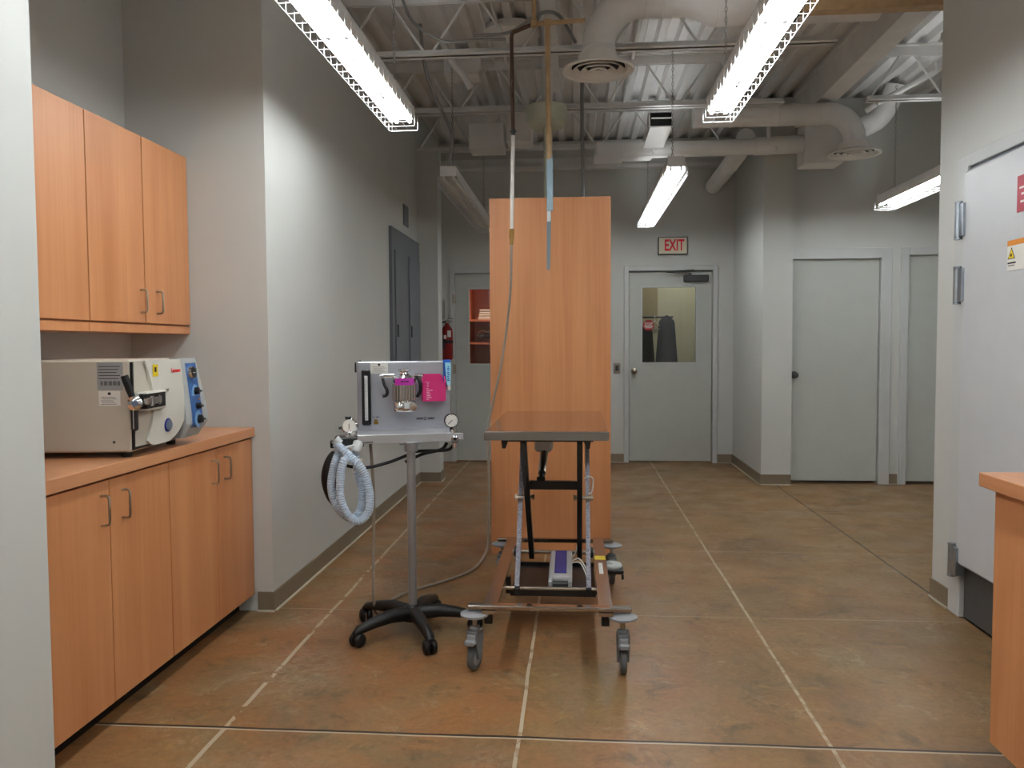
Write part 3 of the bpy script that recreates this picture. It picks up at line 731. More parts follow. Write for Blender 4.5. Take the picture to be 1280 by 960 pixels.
# scissor arms: silver pair rises to the rear, black pair rises to the front
for x in (-.262, .052):
    P_(MB().bar((x, 3.47, .222), (x, 3.96, .885), .020, .034), 'silver_scissor_arm', 'hammered', smooth=False)
    P_(MB().box(x-.013, x+.013, 3.45, 3.495, .190, .224, .003), 'arm_shoe', 'black')
for x in (-.224, .014):
    P_(MB().bar((x, 3.96, .235), (x, 3.36, .890), .024, .040), 'black_scissor_arm', 'blacksteel', smooth=False)
P_(MB().box(-.214, .004, 3.585, 3.620, .636, .674, .003), 'arm_crossbar', 'blacksteel')
P_(MB().box(.002, .026, 3.59, 3.615, .61, .64, .003), 'crossbar_gusset', 'blacksteel')
for x, s in ((-.262, -1), (.052, 1)):
    b = MB().cyl((x-.022, 3.70, .580), (x+.022, 3.70, .580), .009, 8).cyl((x+.016*s, 3.70, .580), (x+.024*s, 3.70, .580), .014, 6)
    b.cyl((x-.06*s, 3.70, .580), (x-.012*s, 3.70, .580), .009, 8).cyl((x-.066*s, 3.70, .580), (x-.056*s, 3.70, .580), .014, 6)
    P_(b, 'pivot_bolt', 'nickel')
P_(MB().cyl((-.32, 3.96, .255), (.09, 3.96, .255), .009, 12), 'rear_axle', 'nickel')
for x in (-.300, .070): P_(MB().lathe([(0, -.012), (.026, -.012), (.028, 0), (.026, .012), (0, .012)], (x, 3.96, .255), (1, 0, 0), 18), 'axle_roller', 'black')
P_(MB().cyl((-.33, 3.475, .218), (.11, 3.475, .218), .008, 12), 'front_axle', 'nickel')
P_(MB().box(-.300, .086, 3.56, 4.02, .158, .168, .002).box(-.300, .086, 3.555, 3.565, .158, .186).box(-.300, .086, 4.015, 4.025, .158, .186).box(-.322, -.300, 3.58, 3.61, .16, .236).box(.086, .108, 3.58, 3.61, .16, .236), 'tray', 'blacksteel', smooth=False)
# linear actuator
P_(MB().box(-.196, -.112, 3.74, 3.84, .785, .886, .012), 'actuator_gearbox', 'boxgrey')
P_(MB().quadprism([(-.112, 3.76, .886), (-.010, 3.76, .886), (-.010, 3.76, .858), (-.112, 3.76, .838)], (0, .09, 0)), 'motor_housing', 'boxgrey', smooth=False)
P_(MB().cyl((-.150, 3.78, .80), (-.158, 3.655, .700), .019, 18), 'actuator_tube', 'nickel')
P_(MB().cyl((-.158, 3.66, .705), (-.161, 3.61, .672), .012, 12).box(-.180, -.142, 3.60, 3.63, .674, .690, .003), 'actuator_rod', 'blacksteel')
# control box
TB = Matrix.Translation(V((-.075, 3.62, .172))) @ Matrix.Rotation(math.radians(9), 4, 'X')
def Bx(m): m.b.transform(TB); return m
bx = P_(Bx(MB().box(-.054, .054, .015, .32, .012, .050, .006)), 'control_box', 'boxgrey')
P_(Bx(MB().box(-.028, .028, .06, .31, .050, .053, .001)), 'blue_cover', 'dblue', bx)
P_(Bx(MB().box(-.040, .040, -.008, .030, -.002, .034, .005)), 'plug_block', 'dgrey', bx)
for a, b_ in ((-.054, -.036), (.036, .054)): P_(Bx(MB().box(a, b_, -.02, .03, .012, .046, .003)), 'box_end', 'boxgrey', bx)
for pts in ([(-.022, 3.90, .245), (-.005, 3.93, .262), (.004, 3.95, .295)], [(-.022, 3.86, .238), (.01, 3.86, .25), (.04, 3.82, .222), (.06, 3.74, .19)], [(-.022, 3.84, .236), (.02, 3.82, .236), (.055, 3.72, .185)]):
    P_(MB().tube(spline(pts), .0035, 6), 'cable', 'whitepipe')
P_(MB().tube(spline([(.038, 3.70, .67), (.055, 3.69, .68), (.075, 3.70, .665), (.070, 3.69, .61), (.055, 3.68, .60)]), .004, 6), 'cable_loop', 'whitepipe')
# foot pedal: white disc on a black bracket beside the rear right caster
P_(MB().lathe([(0, 0), (.056, 0), (.058, .010), (.053, .018), (0, .020)], (.178, 4.14, .134), (0, 0, 1), 28), 'foot_pedal', 'pedal')
P_(MB().box(.160, .178, 4.15, 4.156, .1535, .1545).box(.150, .156, 4.145, 4.165, .1535, .1545).box(.155, .185, 4.118, 4.124, .1535, .1545), 'pedal_marks', 'ink', smooth=False)
P_(MB().box(.128, .240, 4.07, 4.20, .112, .134, .004).box(.228, .240, 4.065, 4.13, .088, .114, .002).box(.11, .138, 4.10, 4.16, .12, .236), 'pedal_bracket', 'blacksteel')
def caster(x, y, rz):
    """disc bumper, stem, fork, wheel; wheel turned by rz about the stem"""
    zt = .232 if y < 3.5 else .236
    T = Matrix.Translation(V((x, y, 0))) @ Matrix.Rotation(rz, 4, 'Z')
    if y > 3.5: T = T @ Matrix.Diagonal(V((1, 1, .93, 1)))
    def tr(m): m.b.transform(T); return m
    root = P_(tr(MB().cyl((0, 0, .165), (0, 0, zt), .009, 12)), 'caster', 'nickel')
    P_(tr(MB().lathe([(0, .212), (.038, .212), (.056, .221), (.0565, .228), (.045, .233), (.018, .240), (0, .240)], (0, 0, 0), (0, 0, 1), 32)), 'bumper_disc', 'lgrey', root)
    m = MB()
    m.lathe([(0, .158), (.022, .158), (.024, .170), (.018, .178), (0, .180)], (0, 0, 0), (0, 0, 1), 20)
    for s in (-1, 1):
        m.quadprism([(.030*1, s*.016, .158), (-.022, s*.016, .164), (-.030, s*.016, .135), (-.010, s*.016, .048), (.010, s*.016, .040), (.034, s*.016, .120)], (0, s*.007, 0))
    m.box(-.030, .032, -.023, .023, .142, .162, .004)
    P_(tr(m), 'fork', 'grey', root)
    P_(tr(MB().box(-.058, -.020, -.020, .020, .112, .132, .004).box(-.040, -.012, -.017, .017, .128, .150, .003)), 'brake_lever', 'lgrey', root)
    P_(tr(MB().lathe([(0, -.011), (.040, -.012), (.049, -.010), (.0505, 0), (.049, .010), (.040, .012), (0, .011)], (-.002, 0, .0505), (0, 1, 0), 32)), 'wheel', 'wheel', root)
    P_(tr(MB().lathe([(0, -.0135), (.026, -.0125), (.030, -.0118), (.030, .0118), (.026, .0125), (0, .0135)], (-.002, 0, .0505), (0, 1, 0), 24)), 'wheel_hub', 'lgrey', root)
caster(-.404, 3.105, math.radians(70)); caster(.180, 3.105, math.radians(94))
caster(-.404, 4.29, math.radians(80)); caster(.186, 4.29, math.radians(100))

# ------------------------------------------------------------------ equipment stand
SX, SY = -.735, 3.50
sd = thing('anaesthesia_stand', 'grey pole stand with aluminium tray and back panel on a black five-star base', 'equipment stand', (SX, SY, 0), math.radians(15))
Ms = WM[sd.name]
m = MB().cyl((SX, SY, .10), (SX, SY, .850), .0195, 24); pl = P_(m, 'pole', 'pole', sd)
m = MB().lathe([(0, .06), (.050, .06), (.055, .075), (.050, .105), (.028, .125), (.020, .128), (0, .128)], (SX, SY, 0), (0, 0, 1), 24)
angs = [math.radians(224+72*k) for k in range(5)]
for a in angs:
    d = V((math.cos(a), math.sin(a), 0)); c = V((SX, SY, 0)); s = V((-d.y, d.x, 0))
    pts = [c+d*.03+V((0, 0, .090)), c+d*.12+V((0, 0, .098)), c+d*.20+V((0, 0, .088)), c+d*.278+V((0, 0, .072)), c+d*.298+V((0, 0, .058))]
    ring = []
    for q, (w, h) in zip(pts, ((.034, .034), (.029, .030), (.025, .025), (.021, .019), (.014, .013))):
        ring.append([m.b.verts.new(q+s*math.cos(t)*w+V((0, 0, 1))*math.sin(t)*h) for t in [2*PI*k/12 for k in range(12)]])
    for A_, B_ in zip(ring, ring[1:]):
        for k in range(12): m.b.faces.new((A_[k], A_[(k+1) % 12], B_[(k+1) % 12], B_[k]))
    m.b.faces.new(ring[-1]); m.b.faces.new(ring[0][::-1])
P_(m, 'star_base', 'black', sd)
for a in angs:
    d = V((math.cos(a), math.sin(a), 0)); c = V((SX, SY, 0))+d*.286
    w = a+random.uniform(-.9, .9)+PI/2; ax = V((math.cos(w), math.sin(w), 0)); off = V((-ax.y, ax.x, 0))*.008
    m = MB()
    for s in (-1, 1):
        m.lathe([(0, 0), (.022, 0), (.0300, .005), (.0315, .013), (.026, .023), (.012, .028), (0, .0285)], c+off+ax*s*.003+V((0, 0, .0316)), ax*s, 20)
    m.cyl(c+V((0, 0, .04)), c+V((0, 0, .068)), .009, 10)
    P_(m, 'twin_wheel_caster', 'rubber', sd)
# tray and back board in the stand's own frame (local x along the board, y backward)
def Lc(m, n, mt, par=sd, smooth=True):
    m.b.transform(Ms); return m.build(n, mt, par, smooth=smooth, world=True)
def L2w(p): return Ms @ V(p)
TX0, TX1 = -.232, .192; TYF, TYB = .020, .245; ZT = .893
m = MB().box(TX0, TX1, TYF, TYB, ZT-.006, ZT, .001).box(TX0, TX1, TYF-.004, TYF, ZT-.037, ZT+.001, .001).box(TX0-.002, TX0, TYF, TYB, ZT-.037, ZT, .0005).box(TX1, TX1+.002, TYF, TYB, ZT-.037, ZT, .0005)
ty = Lc(m, 'tray', 'trayalu', sd, False)
m = MB()
for k, (a, b) in enumerate(((0, .010), (.012, .018), (.020, .036), (.038, .050))): m.box(TX0+.016+a, TX0+.016+b, TYF-.0046, TYF-.004, ZT-.033, ZT-.0285)
Lc(m, 'tray_print', 'ink', ty, False)
Lc(MB().cyl((0, 0, .82), (0, 0, .86), .03).box(-.05, .05, -.0, .20, .848, .858), 'tray_bracket', 'pole', sd)
bb = Lc(MB().box(TX0-.002, TX1+.010, TYB, TYB+.030, ZT-.03, 1.216, .006), 'back_panel', 'alu', sd)
yb = TYB-.001
# flowmeter
fm = Lc(MB().box(-.213, -.172, yb-.030, yb, .918, 1.180, .006), 'flowmeter', 'black', sd)
Lc(MB().box(-.200, -.185, yb-.033, yb-.030, .942, 1.150, .001), 'flow_tube', 'clearwhite', fm)
m = MB()
for k in range(22): m.box(-.199, -.199+(.008 if k % 3 == 0 else .005), yb-.0338, yb-.033, .948+k*.0085, .9492+k*.0085)
m.box(-.205, -.18, yb-.0338, yb-.030, 1.168, 1.170)
Lc(m, 'scale_marks', 'ink', fm, False)
Lc(MB().lathe([(0, 0), (.010, 0), (.008, .012), (0, .013)], (-.192, yb-.030, .928), (0, -1, 0), 14), 'flow_knob', 'black', fm)
# paper tag on the panel
pg = Lc(MB().box(-.172, -.090, yb-.002, yb, 1.160, 1.210), 'paper_tag', 'paper', sd, False)
m = MB().lathe([(0, 0), (.006, 0), (.006, .0006), (0, .0006)], (-.131, yb-.002, 1.201), (0, -1, 0), 10)
for k in range(5): m.box(-.163+.006*(k % 2), -.100-.008*(k % 3), yb-.0026, yb-.002, 1.166+k*.006, 1.1672+k*.006)
Lc(m, 'print_lines', 'ink', pg, False)
Lc(MB().cyl((-.149, yb, .935), (-.149, yb-.012, .935), .009, 12).box(-.160, -.138, yb-.006, yb, .92, .932, .001), 'panel_outlet', 'brass', sd)
Lc(MB().box(-.163, -.156, yb-.001, yb, .953, .956).box(-.15, -.134, yb-.001, yb, .953, .956), 'outlet_print', 'ink', sd, False)
text_pos = L2w((.088, yb-.001, .945))
# maker's mark: two italic strokes either side of a small swirl
m = MB()
for a, w in ((.040, .030), (.094, .030)):
    for q in range(6): m.quadprism([(a+q*.0052, yb-.0012, .938), (a+q*.0052+.0038, yb-.0012, .938), (a+q*.0052+.0062, yb-.0012, .946+.002*(q % 2)), (a+q*.0052+.0024, yb-.0012, .946+.002*(q % 2))], (0, .0006, 0))
m.tube([(.083+.007*math.cos(t*.5), yb-.001, .942+.006*math.sin(t*.5)) for t in range(12)], .0016, 6)
Lc(m, 'maker_mark', 'ink', sd, False)
# vaporiser
vx, vy = -.018, yb-.062
vp = Lc(MB().lathe([(0, .985), (.050, .985), (.053, .992), (.053, 1.030), (.047, 1.038), (.047, 1.115), (.055, 1.120), (.055, 1.138), (.044, 1.150), (.022, 1.158), (.019, 1.166), (.030, 1.172), (.030, 1.182), (0, 1.184)], (vx, vy, 0), (0, 0, 1), 28), 'vaporiser', 'chrome', sd)
m = MB()
for k in range(12):
    a = PI+PI*k/11; m.cyl((vx+.049*math.cos(a), vy+.049*math.sin(a), 1.036), (vx+.049*math.cos(a), vy+.049*math.sin(a), 1.112), .0055, 8)
Lc(m, 'vaporiser_ribs', 'steel', vp)
m = MB(); m.grid(lambda u, v: (vx+.0565*math.cos(PI*1.22+u*PI*.56), vy+.0565*math.sin(PI*1.22+u*PI*.56), 1.108+.032*v), 14, 1)
Lc(m, 'purple_label', 'purple', vp)
m = MB()
for k, (a, b) in enumerate(((.32, .45), (.47, .52), (.54, .68))): m.grid(lambda u, v, a=a, b=b: (vx+.0572*math.cos(PI*1.22+(a+(b-a)*u)*PI*.56), vy+.0572*math.sin(PI*1.22+(a+(b-a)*u)*PI*.56), 1.122+.006*v), 3, 1)
Lc(m, 'label_print', 'ink', vp, False)
Lc(MB().lathe([(0, 0), (.020, 0), (.020, .022), (.013, .026), (0, .027)], (vx-.022, vy-.048, 1.008), (-.2, -1, 0), 18), 'filler_cap', 'chrome', vp)
Lc(MB().box(vx-.004, vx+.020, vy-.066, vy-.045, 1.000, 1.026, .002), 'sight_glass', 'clearwhite', vp)
Lc(MB().lathe([(0, 0), (.017, 0), (.017, .02), (0, .021)], (vx+.034, vy-.038, 1.008), (.3, -1, 0), 18), 'drain_knob', 'steel', vp)
Lc(MB().cyl((vx+.045, vy, 1.150), (vx+.088, vy, 1.150), .009, 12), 'outlet_manifold', 'chrome', vp)
Lc(MB().cyl((vx-.045, vy, 1.150), (vx-.100, vy+.0, 1.150), .009, 12).cyl((vx-.098, vy, 1.150), (vx-.098, vy, 1.132), .008, 12).box(vx-.112, vx-.085, vy-.01, vy+.01, 1.144, 1.156, .002).cyl((vx-.03, vy+.03, 1.14), (vx-.03, yb, 1.14), .014, 12), 'manifold', 'chrome', vp)
Lc(MB().tube(spline([(vx-.098, vy-.002, 1.135), (vx-.092, vy-.02, 1.110), (vx-.080, vy-.026, 1.085), (vx-.082, vy-.020, 1.062), (vx-.100, vy-.016, 1.056)]), .0075, 10), 'inlet_hose', 'rubber', sd)
Lc(MB().tube(spline([(vx+.060, vy-.01, 1.142), (vx+.072, vy-.025, 1.12), (vx+.074, vy-.022, 1.08), (vx+.060, vy-.005, 1.052)]), .0085, 10), 'outlet_hose', 'rubber', sd)
# black clip and gauge fittings
Lc(MB().box(TX0-.012, TX0-.004, yb+.01, yb+.03, 1.165, 1.212, .002).box(TX0+.004, TX0+.018, yb+.01, yb+.028, 1.214, 1.222, .001), 'clip', 'black', sd)
gx, gy, gz = .192, .115, .943
gg = Lc(MB().lathe([(0, 0), (.030, 0), (.033, .004), (.033, .020), (.030, .024), (0, .024)], (gx, gy, gz), (0, -1, 0), 28), 'pressure_gauge', 'black', sd)
Lc(MB().lathe([(0, .0242), (.029, .0242), (.029, .0252), (0, .0252)], (gx, gy, gz), (0, -1, 0), 28), 'gauge_face', 'paper', gg)
m = MB().bar((gx+.004, gy-.0260, gz+.003), (gx-.015, gy-.0260, gz-.014), .003, .001, (0, 1, 0))
for k in range(9):
    a = math.radians(225-k*33.75); m.bar((gx+.022*math.cos(a), gy-.0256, gz+.022*math.sin(a)), (gx+.026*math.cos(a), gy-.0256, gz+.026*math.sin(a)), .0016, .0006, (0, 1, 0))
Lc(m, 'needle_and_scale', 'ink', gg, False)
Lc(MB().cyl((gx, gy-.01, gz-.03), (gx, gy-.01, .895), .007, 10).lathe([(0, 0), (.017, 0), (.017, .024), (.011, .03), (0, .03)], (gx+.004, .02, .868), (0, -1, 0), 18).cyl((gx, gy-.01, .90), (gx+.004, .0, .868), .012, 12).cyl((gx+.004, .005, .868), (gx+.004, .005, .828), .010, 12), 'regulator_valve', 'chrome', sd)
Lc(MB().box(TX1+.002, .238, .02, .035, .862, .893, .003), 'accessory_rail', 'trayalu', sd)
Lc(MB().lathe([(0, 0), (.008, 0), (.008, .003), (0, .003)], (gx+.004, -.010, .870), (0, -1, 0), 12), 'valve_cap', 'black', sd)
# absorber block on the left with round pop-off canister
kx = TX0-.034
Lc(MB().box(kx-.070, kx+.060, .040, .125, .838, .884, .006).box(kx-.088, kx-.07, .06, .10, .835, .868, .004), 'manifold_block', 'black', sd)
Lc(MB().cyl((kx-.06, .06, .888), (kx+.05, .06, .888), .006, 10).lathe([(0, 0), (.012, 0), (.012, .012), (0, .012)], (kx+.066, .055, .862), (0, -1, 0), 12).cyl((kx+.055, .07, .868), (TX0, .07, .868), .012, 12), 'block_fittings', 'chrome', sd)
cg = Lc(MB().lathe([(0, .884), (.030, .884), (.030, .905), (.026, .912), (0, .912)], (kx, .075, 0), (0, 0, 1), 20).lathe([(0, -.022), (.030, -.022), (.036, -.014), (.036, .012), (.030, .020), (0, .021)], (kx-.002, .075, .930), (-.1, -1, .15), 28), 'manometer', 'chrome', sd)
Lc(MB().lathe([(0, .0215), (.029, .0212), (.029, .023), (0, .0235)], (kx-.002, .075, .930), (-.1, -1, .15), 24), 'manometer_face', 'paper', cg)
Lc(MB().bar((kx-.005, .0495, .920), (kx-.004, .0493, .944), .003, .001, (0, 1, 0)), 'needle', 'ink', cg)
Lc(MB().box(kx-.022, kx+.006, .06, .09, .965, .974, .002).cyl((kx-.008, .075, .955), (kx-.008, .075, .968), .006, 10).lathe([(0, 0), (.007, 0), (.007, .014), (0, .014)], (kx-.036, .07, .925), (-1, 0, 0), 10), 'vent_knob', 'black', cg)
Lc(MB().cyl((kx-.078, .03, .830), (kx+.02, .0, .852), .006, 8).lathe([(0, 0), (.022, 0), (.022, .04), (.016, .05), (0, .05)], (kx+.036, .028, .862), (-.25, -.5, -.8), 16), 'elbow_connector', 'clearwhite', sd)
# black reservoir bag hanging behind
m = MB()
pts = spline([(kx-.050, .06, .835), (kx-.085, .06, .78), (kx-.098, .06, .70), (kx-.080, .06, .62), (kx-.052, .06, .575), (kx-.045, .06, .555)])
n_ = len(pts); m.tube(pts, .02, 12, radii=[.012+.020*math.sin(PI*min(1, i/(n_-6)))*(1 if i < n_-6 else 0)+(.0 if i < n_-6 else -.003) for i in range(n_)])
Lc(m, 'reservoir_bag', 'rubber', sd)
# black rubber hoses under the tray
Lc(MB().tube(spline([(gx, .03, .835), (gx-.03, .06, .812), (.03, .09, .806), (-.02, .07, .79), (-.10, .05, .765), (-.20, .05, .745), (-.29, .06, .758), (-.33, .07, .80), (-.30, .08, .84)]), .0075, 10), 'drive_hose', 'rubber', sd)
Lc(MB().tube(spline([(gx-.025, .06, .845), (gx-.05, .07, .815), (.06, .08, .795), (.015, .09, .775), (-.02, .10, .758)]), .0075, 10), 'supply_hose', 'rubber', sd)

# corrugated blue breathing hose hanging from the block
def corr(pts, r, pitch=.0105):
    P = spline(pts, 40); out = [P[0]]; 
    # resample evenly
    step = pitch/4; acc = 0.; prev = P[0]
    for q in P[1:]:
        while (q-prev).length >= step:
            prev = prev+(q-prev).normalized()*step; out.append(prev)
    rad = [r+.0017*(1, .4, -1, .4)[i % 4] for i in range(len(out))]
    return out, rad
bh = thing('breathing_hose', 'pale blue corrugated breathing hose coiled on the left of the stand', 'hose', tuple(L2w((kx, .02, .50))))
def W(p): return L2w(p)
h1 = [W((kx-.062, .015, .862)), W((kx-.010, -.010, .815)), W((kx+.055, -.020, .740)), W((kx+.082, -.025, .640)), W((kx+.075, -.025, .560)), W((kx+.030, -.030, .522)), W((kx-.020, -.030, .560)), W((kx-.045, -.030, .640)), W((kx-.040, -.030, .730)), W((kx-.028, -.028, .785)), W((kx-.008, -.022, .800))]
pp, rr_ = corr(h1, .0175); bh1 = MB().tube(pp, .017, 12, radii=rr_).build('hose_loop', 'hoseblue', bh, world=True)
h2 = [W((kx-.045, .030, .835)), W((kx-.072, .018, .760)), W((kx-.085, .012, .670)), W((kx-.065, .010, .590)), W((kx-.010, .010, .530)), W((kx+.035, .012, .555)), W((kx+.050, .020, .640)), W((kx+.030, .026, .740)), W((kx+.020, .03, .820))]
pp, rr_ = corr(h2, .0165); bh2 = MB().tube(pp, .017, 12, radii=rr_).build('hose_loop', 'hoseblue', bh, world=True)
MB().lathe([(0, 0), (.021, 0), (.020, .03), (0, .03)], W((kx-.066, .018, .880)), (W((1, 0, -1.0))-W((0, 0, 0))), 18).build('hose_cuff', 'clearwhite', bh, world=True)
MB().tube([W((kx+.03+.022*math.cos(t*PI/8), -.018+.012*math.sin(t*PI/8), .765+.03*math.cos(t*PI/8+.6))) for t in range(16)], .002, 6, closed=True).build('tie', 'whitepipe', bh, world=True)

# pink pot hooked on the panel
px0, px1 = .066, .176
m = MB(); yf = yb-.062
def Lt(m, n, mt, par, smooth=True): m.b.transform(Ms); return m.build(n, mt, par, smooth=smooth, world=True)
pk = thing('pink_holder', 'bright pink plastic holder hooked on the stand back panel', 'holder', tuple(L2w((.11, yb-.03, 1.03))), math.radians(15))
m.quadprism([(px0+.006, yf, 1.030), (px1-.004, yf, 1.030), (px1, yf, 1.116), (px0, yf, 1.116)], (0, .003, 0)).tube([(px0, yf, 1.116), (px1, yf, 1.116)], .0022, 6)
m.quadprism([(px0+.006, yb-.004, 1.030), (px1-.004, yb-.004, 1.030), (px1, yb-.004, 1.120), (px1-.02, yb-.004, 1.155), (px0+.004, yb-.004, 1.155), (px0, yb-.004, 1.120)], (0, .003, 0))
m.box(px0+.004, px1-.003, yf, yb-.002, 1.028, 1.032)
for x in (px0, px1-.003): m.quadprism([(x, yf, 1.030), (x, yb-.002, 1.030), (x, yb-.002, 1.150), (x, yf, 1.120)], (.003, 0, 0))
Lt(m, 'pot', 'pink', pk, False)
m = MB().box(px0+.014, px0+.034, yf-.0008, yf, 1.116, 1.119)
for k in range(7): m.box(px0+.020, px0+.028+.010*(k % 2)+.005*(k % 3), yf-.0008, yf, 1.036+k*.0085, 1.0385+k*.0085)
for k in range(3): m.box(px0+.022, px0+.030, yf-.0008, yf, 1.098+k*.006, 1.100+k*.006)
Lt(m, 'white_print', 'paper', pk, False)
# ointment tube standing behind the panel's right edge
ot = thing('ointment_tube', 'blue and white tube clipped at the right end of the stand panel', 'tube', tuple(L2w((.165, yb-.02, 1.08))), math.radians(15))
Lt(MB().box(.170, .204, yb-.012, yb-.002, 1.095, 1.222, .002), 'tube_body', 'tubeblue', ot)
Lt(MB().quadprism([(.178, yb-.016, 1.208), (.206, yb-.016, 1.208), (.203, yb-.026, 1.102), (.184, yb-.026, 1.102)], (0, .004, 0)), 'tube_front', 'cyan', ot, False)
Lt(MB().cyl((.194, yb-.020, 1.100), (.194, yb-.020, 1.078), .009, 14), 'cap', 'paper', ot)
m = MB()
for k in range(8): m.box(.187+.002*(k % 2), .198-.002*(k % 3), yb-.0275, yb-.0255, 1.122+k*.009, 1.127+k*.009)
Lt(m, 'print_marks', 'tubeblue', ot, False)

# supply cable: from the stand tray down and the hose across the floor, up the partition
hs = thing('oxygen_hose', 'grey braided hose dropping from a white pipe, down the partition and over the floor', 'hose', (-.40, 4.6, 0))
MB().tube(spline([(-.355, 4.60, 2.49), (-.362, 4.60, 2.20), (-.368, 4.62, 1.94)]), .0105, 12).build('white_sleeve', 'whitepipe', hs, world=True)
MB().cyl((-.368, 4.62, 1.945), (-.369, 4.62, 1.90), .016, 6).cyl((-.369, 4.62, 1.90), (-.370, 4.62, 1.865), .011, 12).cyl((-.368, 4.62, 1.955), (-.368, 4.62, 1.945), .013, 12).build('brass_coupling', 'brass', hs, world=True)
MB().cyl((-.354, 4.60, 2.48), (-.354, 4.60, 2.515), .012, 12).box(-.372, -.336, 4.59, 4.61, 2.497, 2.505).build('pipe_joint', 'dgrey', hs, world=True)
MB().tube(spline([(-.370, 4.62, 1.87), (-.385, 4.70, 1.60), (-.418, 4.80, 1.38), (-.455, 4.82, 1.16), (-.500, 4.83, .96), (-.535, 4.84, .78), (-.535, 4.84, .45), (-.540, 4.84, .15), (-.552, 4.80, .030), (-.590, 4.50, .009), (-.70, 4.28, .009), (-.84, 4.10, .009), (-.92, 3.96, .009), (-.955, 3.80, .010), (-.945, 3.66, .03), (-.930, 3.56, .14), (-.925, 3.55, .35), (-.920, 3.55, .62), (-.935, 3.56, .855)]), .0075, 8).build('grey_hose', 'hosegrey', hs, world=True)

# overhead gas pipes (brown and tan) and the sleeved drop
gp = thing('gas_pipe', 'brown and tan pipe assembly hanging from the roof before the partition', 'pipe', (-.2, 4.6, 2.5))
MB().tube([(-.238, 4.6, 3.097), (-.335, 4.6, 3.060), (-.350, 4.6, 3.055), (-.360, 4.6, 3.040), (-.362, 4.6, 3.02), (-.356, 4.6, 2.51)], .011, 12).build('brown_drop', 'brownpipe', gp, world=True)
MB().cyl((-.250, 4.6, 3.097), (.055, 4.62, 3.115), .013, 12).cyl((-.158, 4.6, 3.10), (-.152, 4.6, 2.34), .015, 12).cyl((-.232, 4.6, 3.09), (-.237, 4.6, 3.478), .013, 12).box(-.252, -.215, 4.582, 4.618, 3.078, 3.118, .006).box(-.176, -.138, 4.582, 4.618, 3.08, 3.12, .006).build('tan_pipe', 'tan', gp, world=True)
MB().tube([(-.252, 4.59, 3.48), (-.252, 4.59, 3.26), (-.235, 4.59, 3.225), (-.218, 4.59, 3.26), (-.218, 4.59, 3.48)], .004, 6).build('pipe_loop', 'rubber', gp, world=True)
m = MB().box(-.166, -.130, 4.592, 4.612, 2.05, 2.36, .004); m.build('blue_sleeve', 'bluesleeve', gp, world=True)
MB().box(-.164, -.142, 4.594, 4.610, 1.98, 2.05, .004).build('clear_joint', 'clearwhite', gp, world=True)
MB().quadprism([(-.165, 4.592, 1.99), (-.142, 4.592, 1.99), (-.148, 4.592, 1.725), (-.156, 4.592, 1.712), (-.167, 4.592, 1.722)], (0, .016, 0)).build('slate_tail', 'sleevedark', gp, smooth=False, world=True)
# pale green drum mount with pole behind the partition
dm = thing('ceiling_drum', 'pale green ceiling drum with its column dropping behind the partition', 'ceiling mount', (-.21, 6.0, 2.2))
MB().lathe([(0, 0), (.115, 0), (.145, .03), (.150, .06), (.150, .145), (.142, .155), (0, .155)], (-.213, 6.0, 2.89), (0, 0, 1), 36).build('canopy', 'drum', dm, world=True)
MB().cyl((-.205, 6.0, 1.2), (-.205, 6.0, 2.90), .033, 20).build('column', 'drum', dm, world=True)
MB().cyl((-.21, 6.0, 3.04), (-.21, 6.0, CEIL), .04, 16).build('stem', 'steelpaint', dm, world=True)
tag(MB().tube(spline([(.050, 6.05, 3.47), (.046, 6.05, 3.0), (.052, 6.05, 2.6), (.050, 6.05, 2.2), (.050, 6.05, 1.6)]), .014, 10).build('flex_conduit', 'conduit'), 'grey flexible conduit dropping behind the partition at right', 'conduit')

# ------------------------------------------------------------------ roof joists, girder and braces
def joist(y, x0, x1, label):
    r = thing('roof_joist', label, 'joist', ((x0+x1)/2, y, 3.09), kind='structure', group=None)
    zt0, zt1 = 3.405, 3.478; zb0, zb1 = 3.085, 3.112
    m = MB().box(x0, x1, y-.052, y-.008, zt1-.008, zt1).box(x0, x1, y-.016, y-.008, zt0, zt1).box(x0, x1, y+.008, y+.052, zt1-.008, zt1).box(x0, x1, y+.008, y+.016, zt0, zt1)
    P_(m, 'top_chord', 'steelpaint', r, False)
    m = MB()
    for s, a, b in ((-1, x0, x1),):
        m.box(a, b, y-.045, y-.006, zb0, zb0+.006).box(a, b, y+.006, y+.045, zb0, zb0+.006).box(a, b, y-.012, y-.006, zb0, zb0+.038).box(a, b, y+.006, y+.012, zb0, zb0+.038)
    P_(m, 'bottom_chord', 'steelpaint', r, False)
    m = MB(); x = x0+.02
    while x+.56 < x1:
        m.cyl((x, y, zb0+.02), (x+.22, y, zt0+.02), .0085, 8).cyl((x+.22, y, zt0+.02), (x+.30, y, zt0+.03), .0085, 8).cyl((x+.30, y, zt0+.02), (x+.52, y, zb0+.02), .0085, 8).cyl((x+.52, y, zb0+.02), (x+.56, y, zb0+.015), .0085, 8); x += .56
    P_(m, 'web_rods', 'steelpaint', r)
joist(5.02, -1.474, 1.55, 'roof joist nearest the camera, over the partition')
joist(6.24, -1.474, 1.55, 'middle roof joist, behind the ceiling drum')
joist(7.45, -1.474, 1.66, 'farthest roof joist, above the end of the left wall')
def joist_r(y, label): 
    joist(y, 2.16, 4.58, label)
joist_r(5.02, 'right-hand roof joist nearest the camera'); joist_r(6.24, 'right-hand roof joist over the recess')
gd = MB().box(1.935, 2.09, 4.16, 7.5, 3.232, 3.248).box(1.95, 2.075, 4.16, 7.5, 3.248, 3.462).box(1.925, 2.10, 4.16, 7.5, 3.462, 3.476)
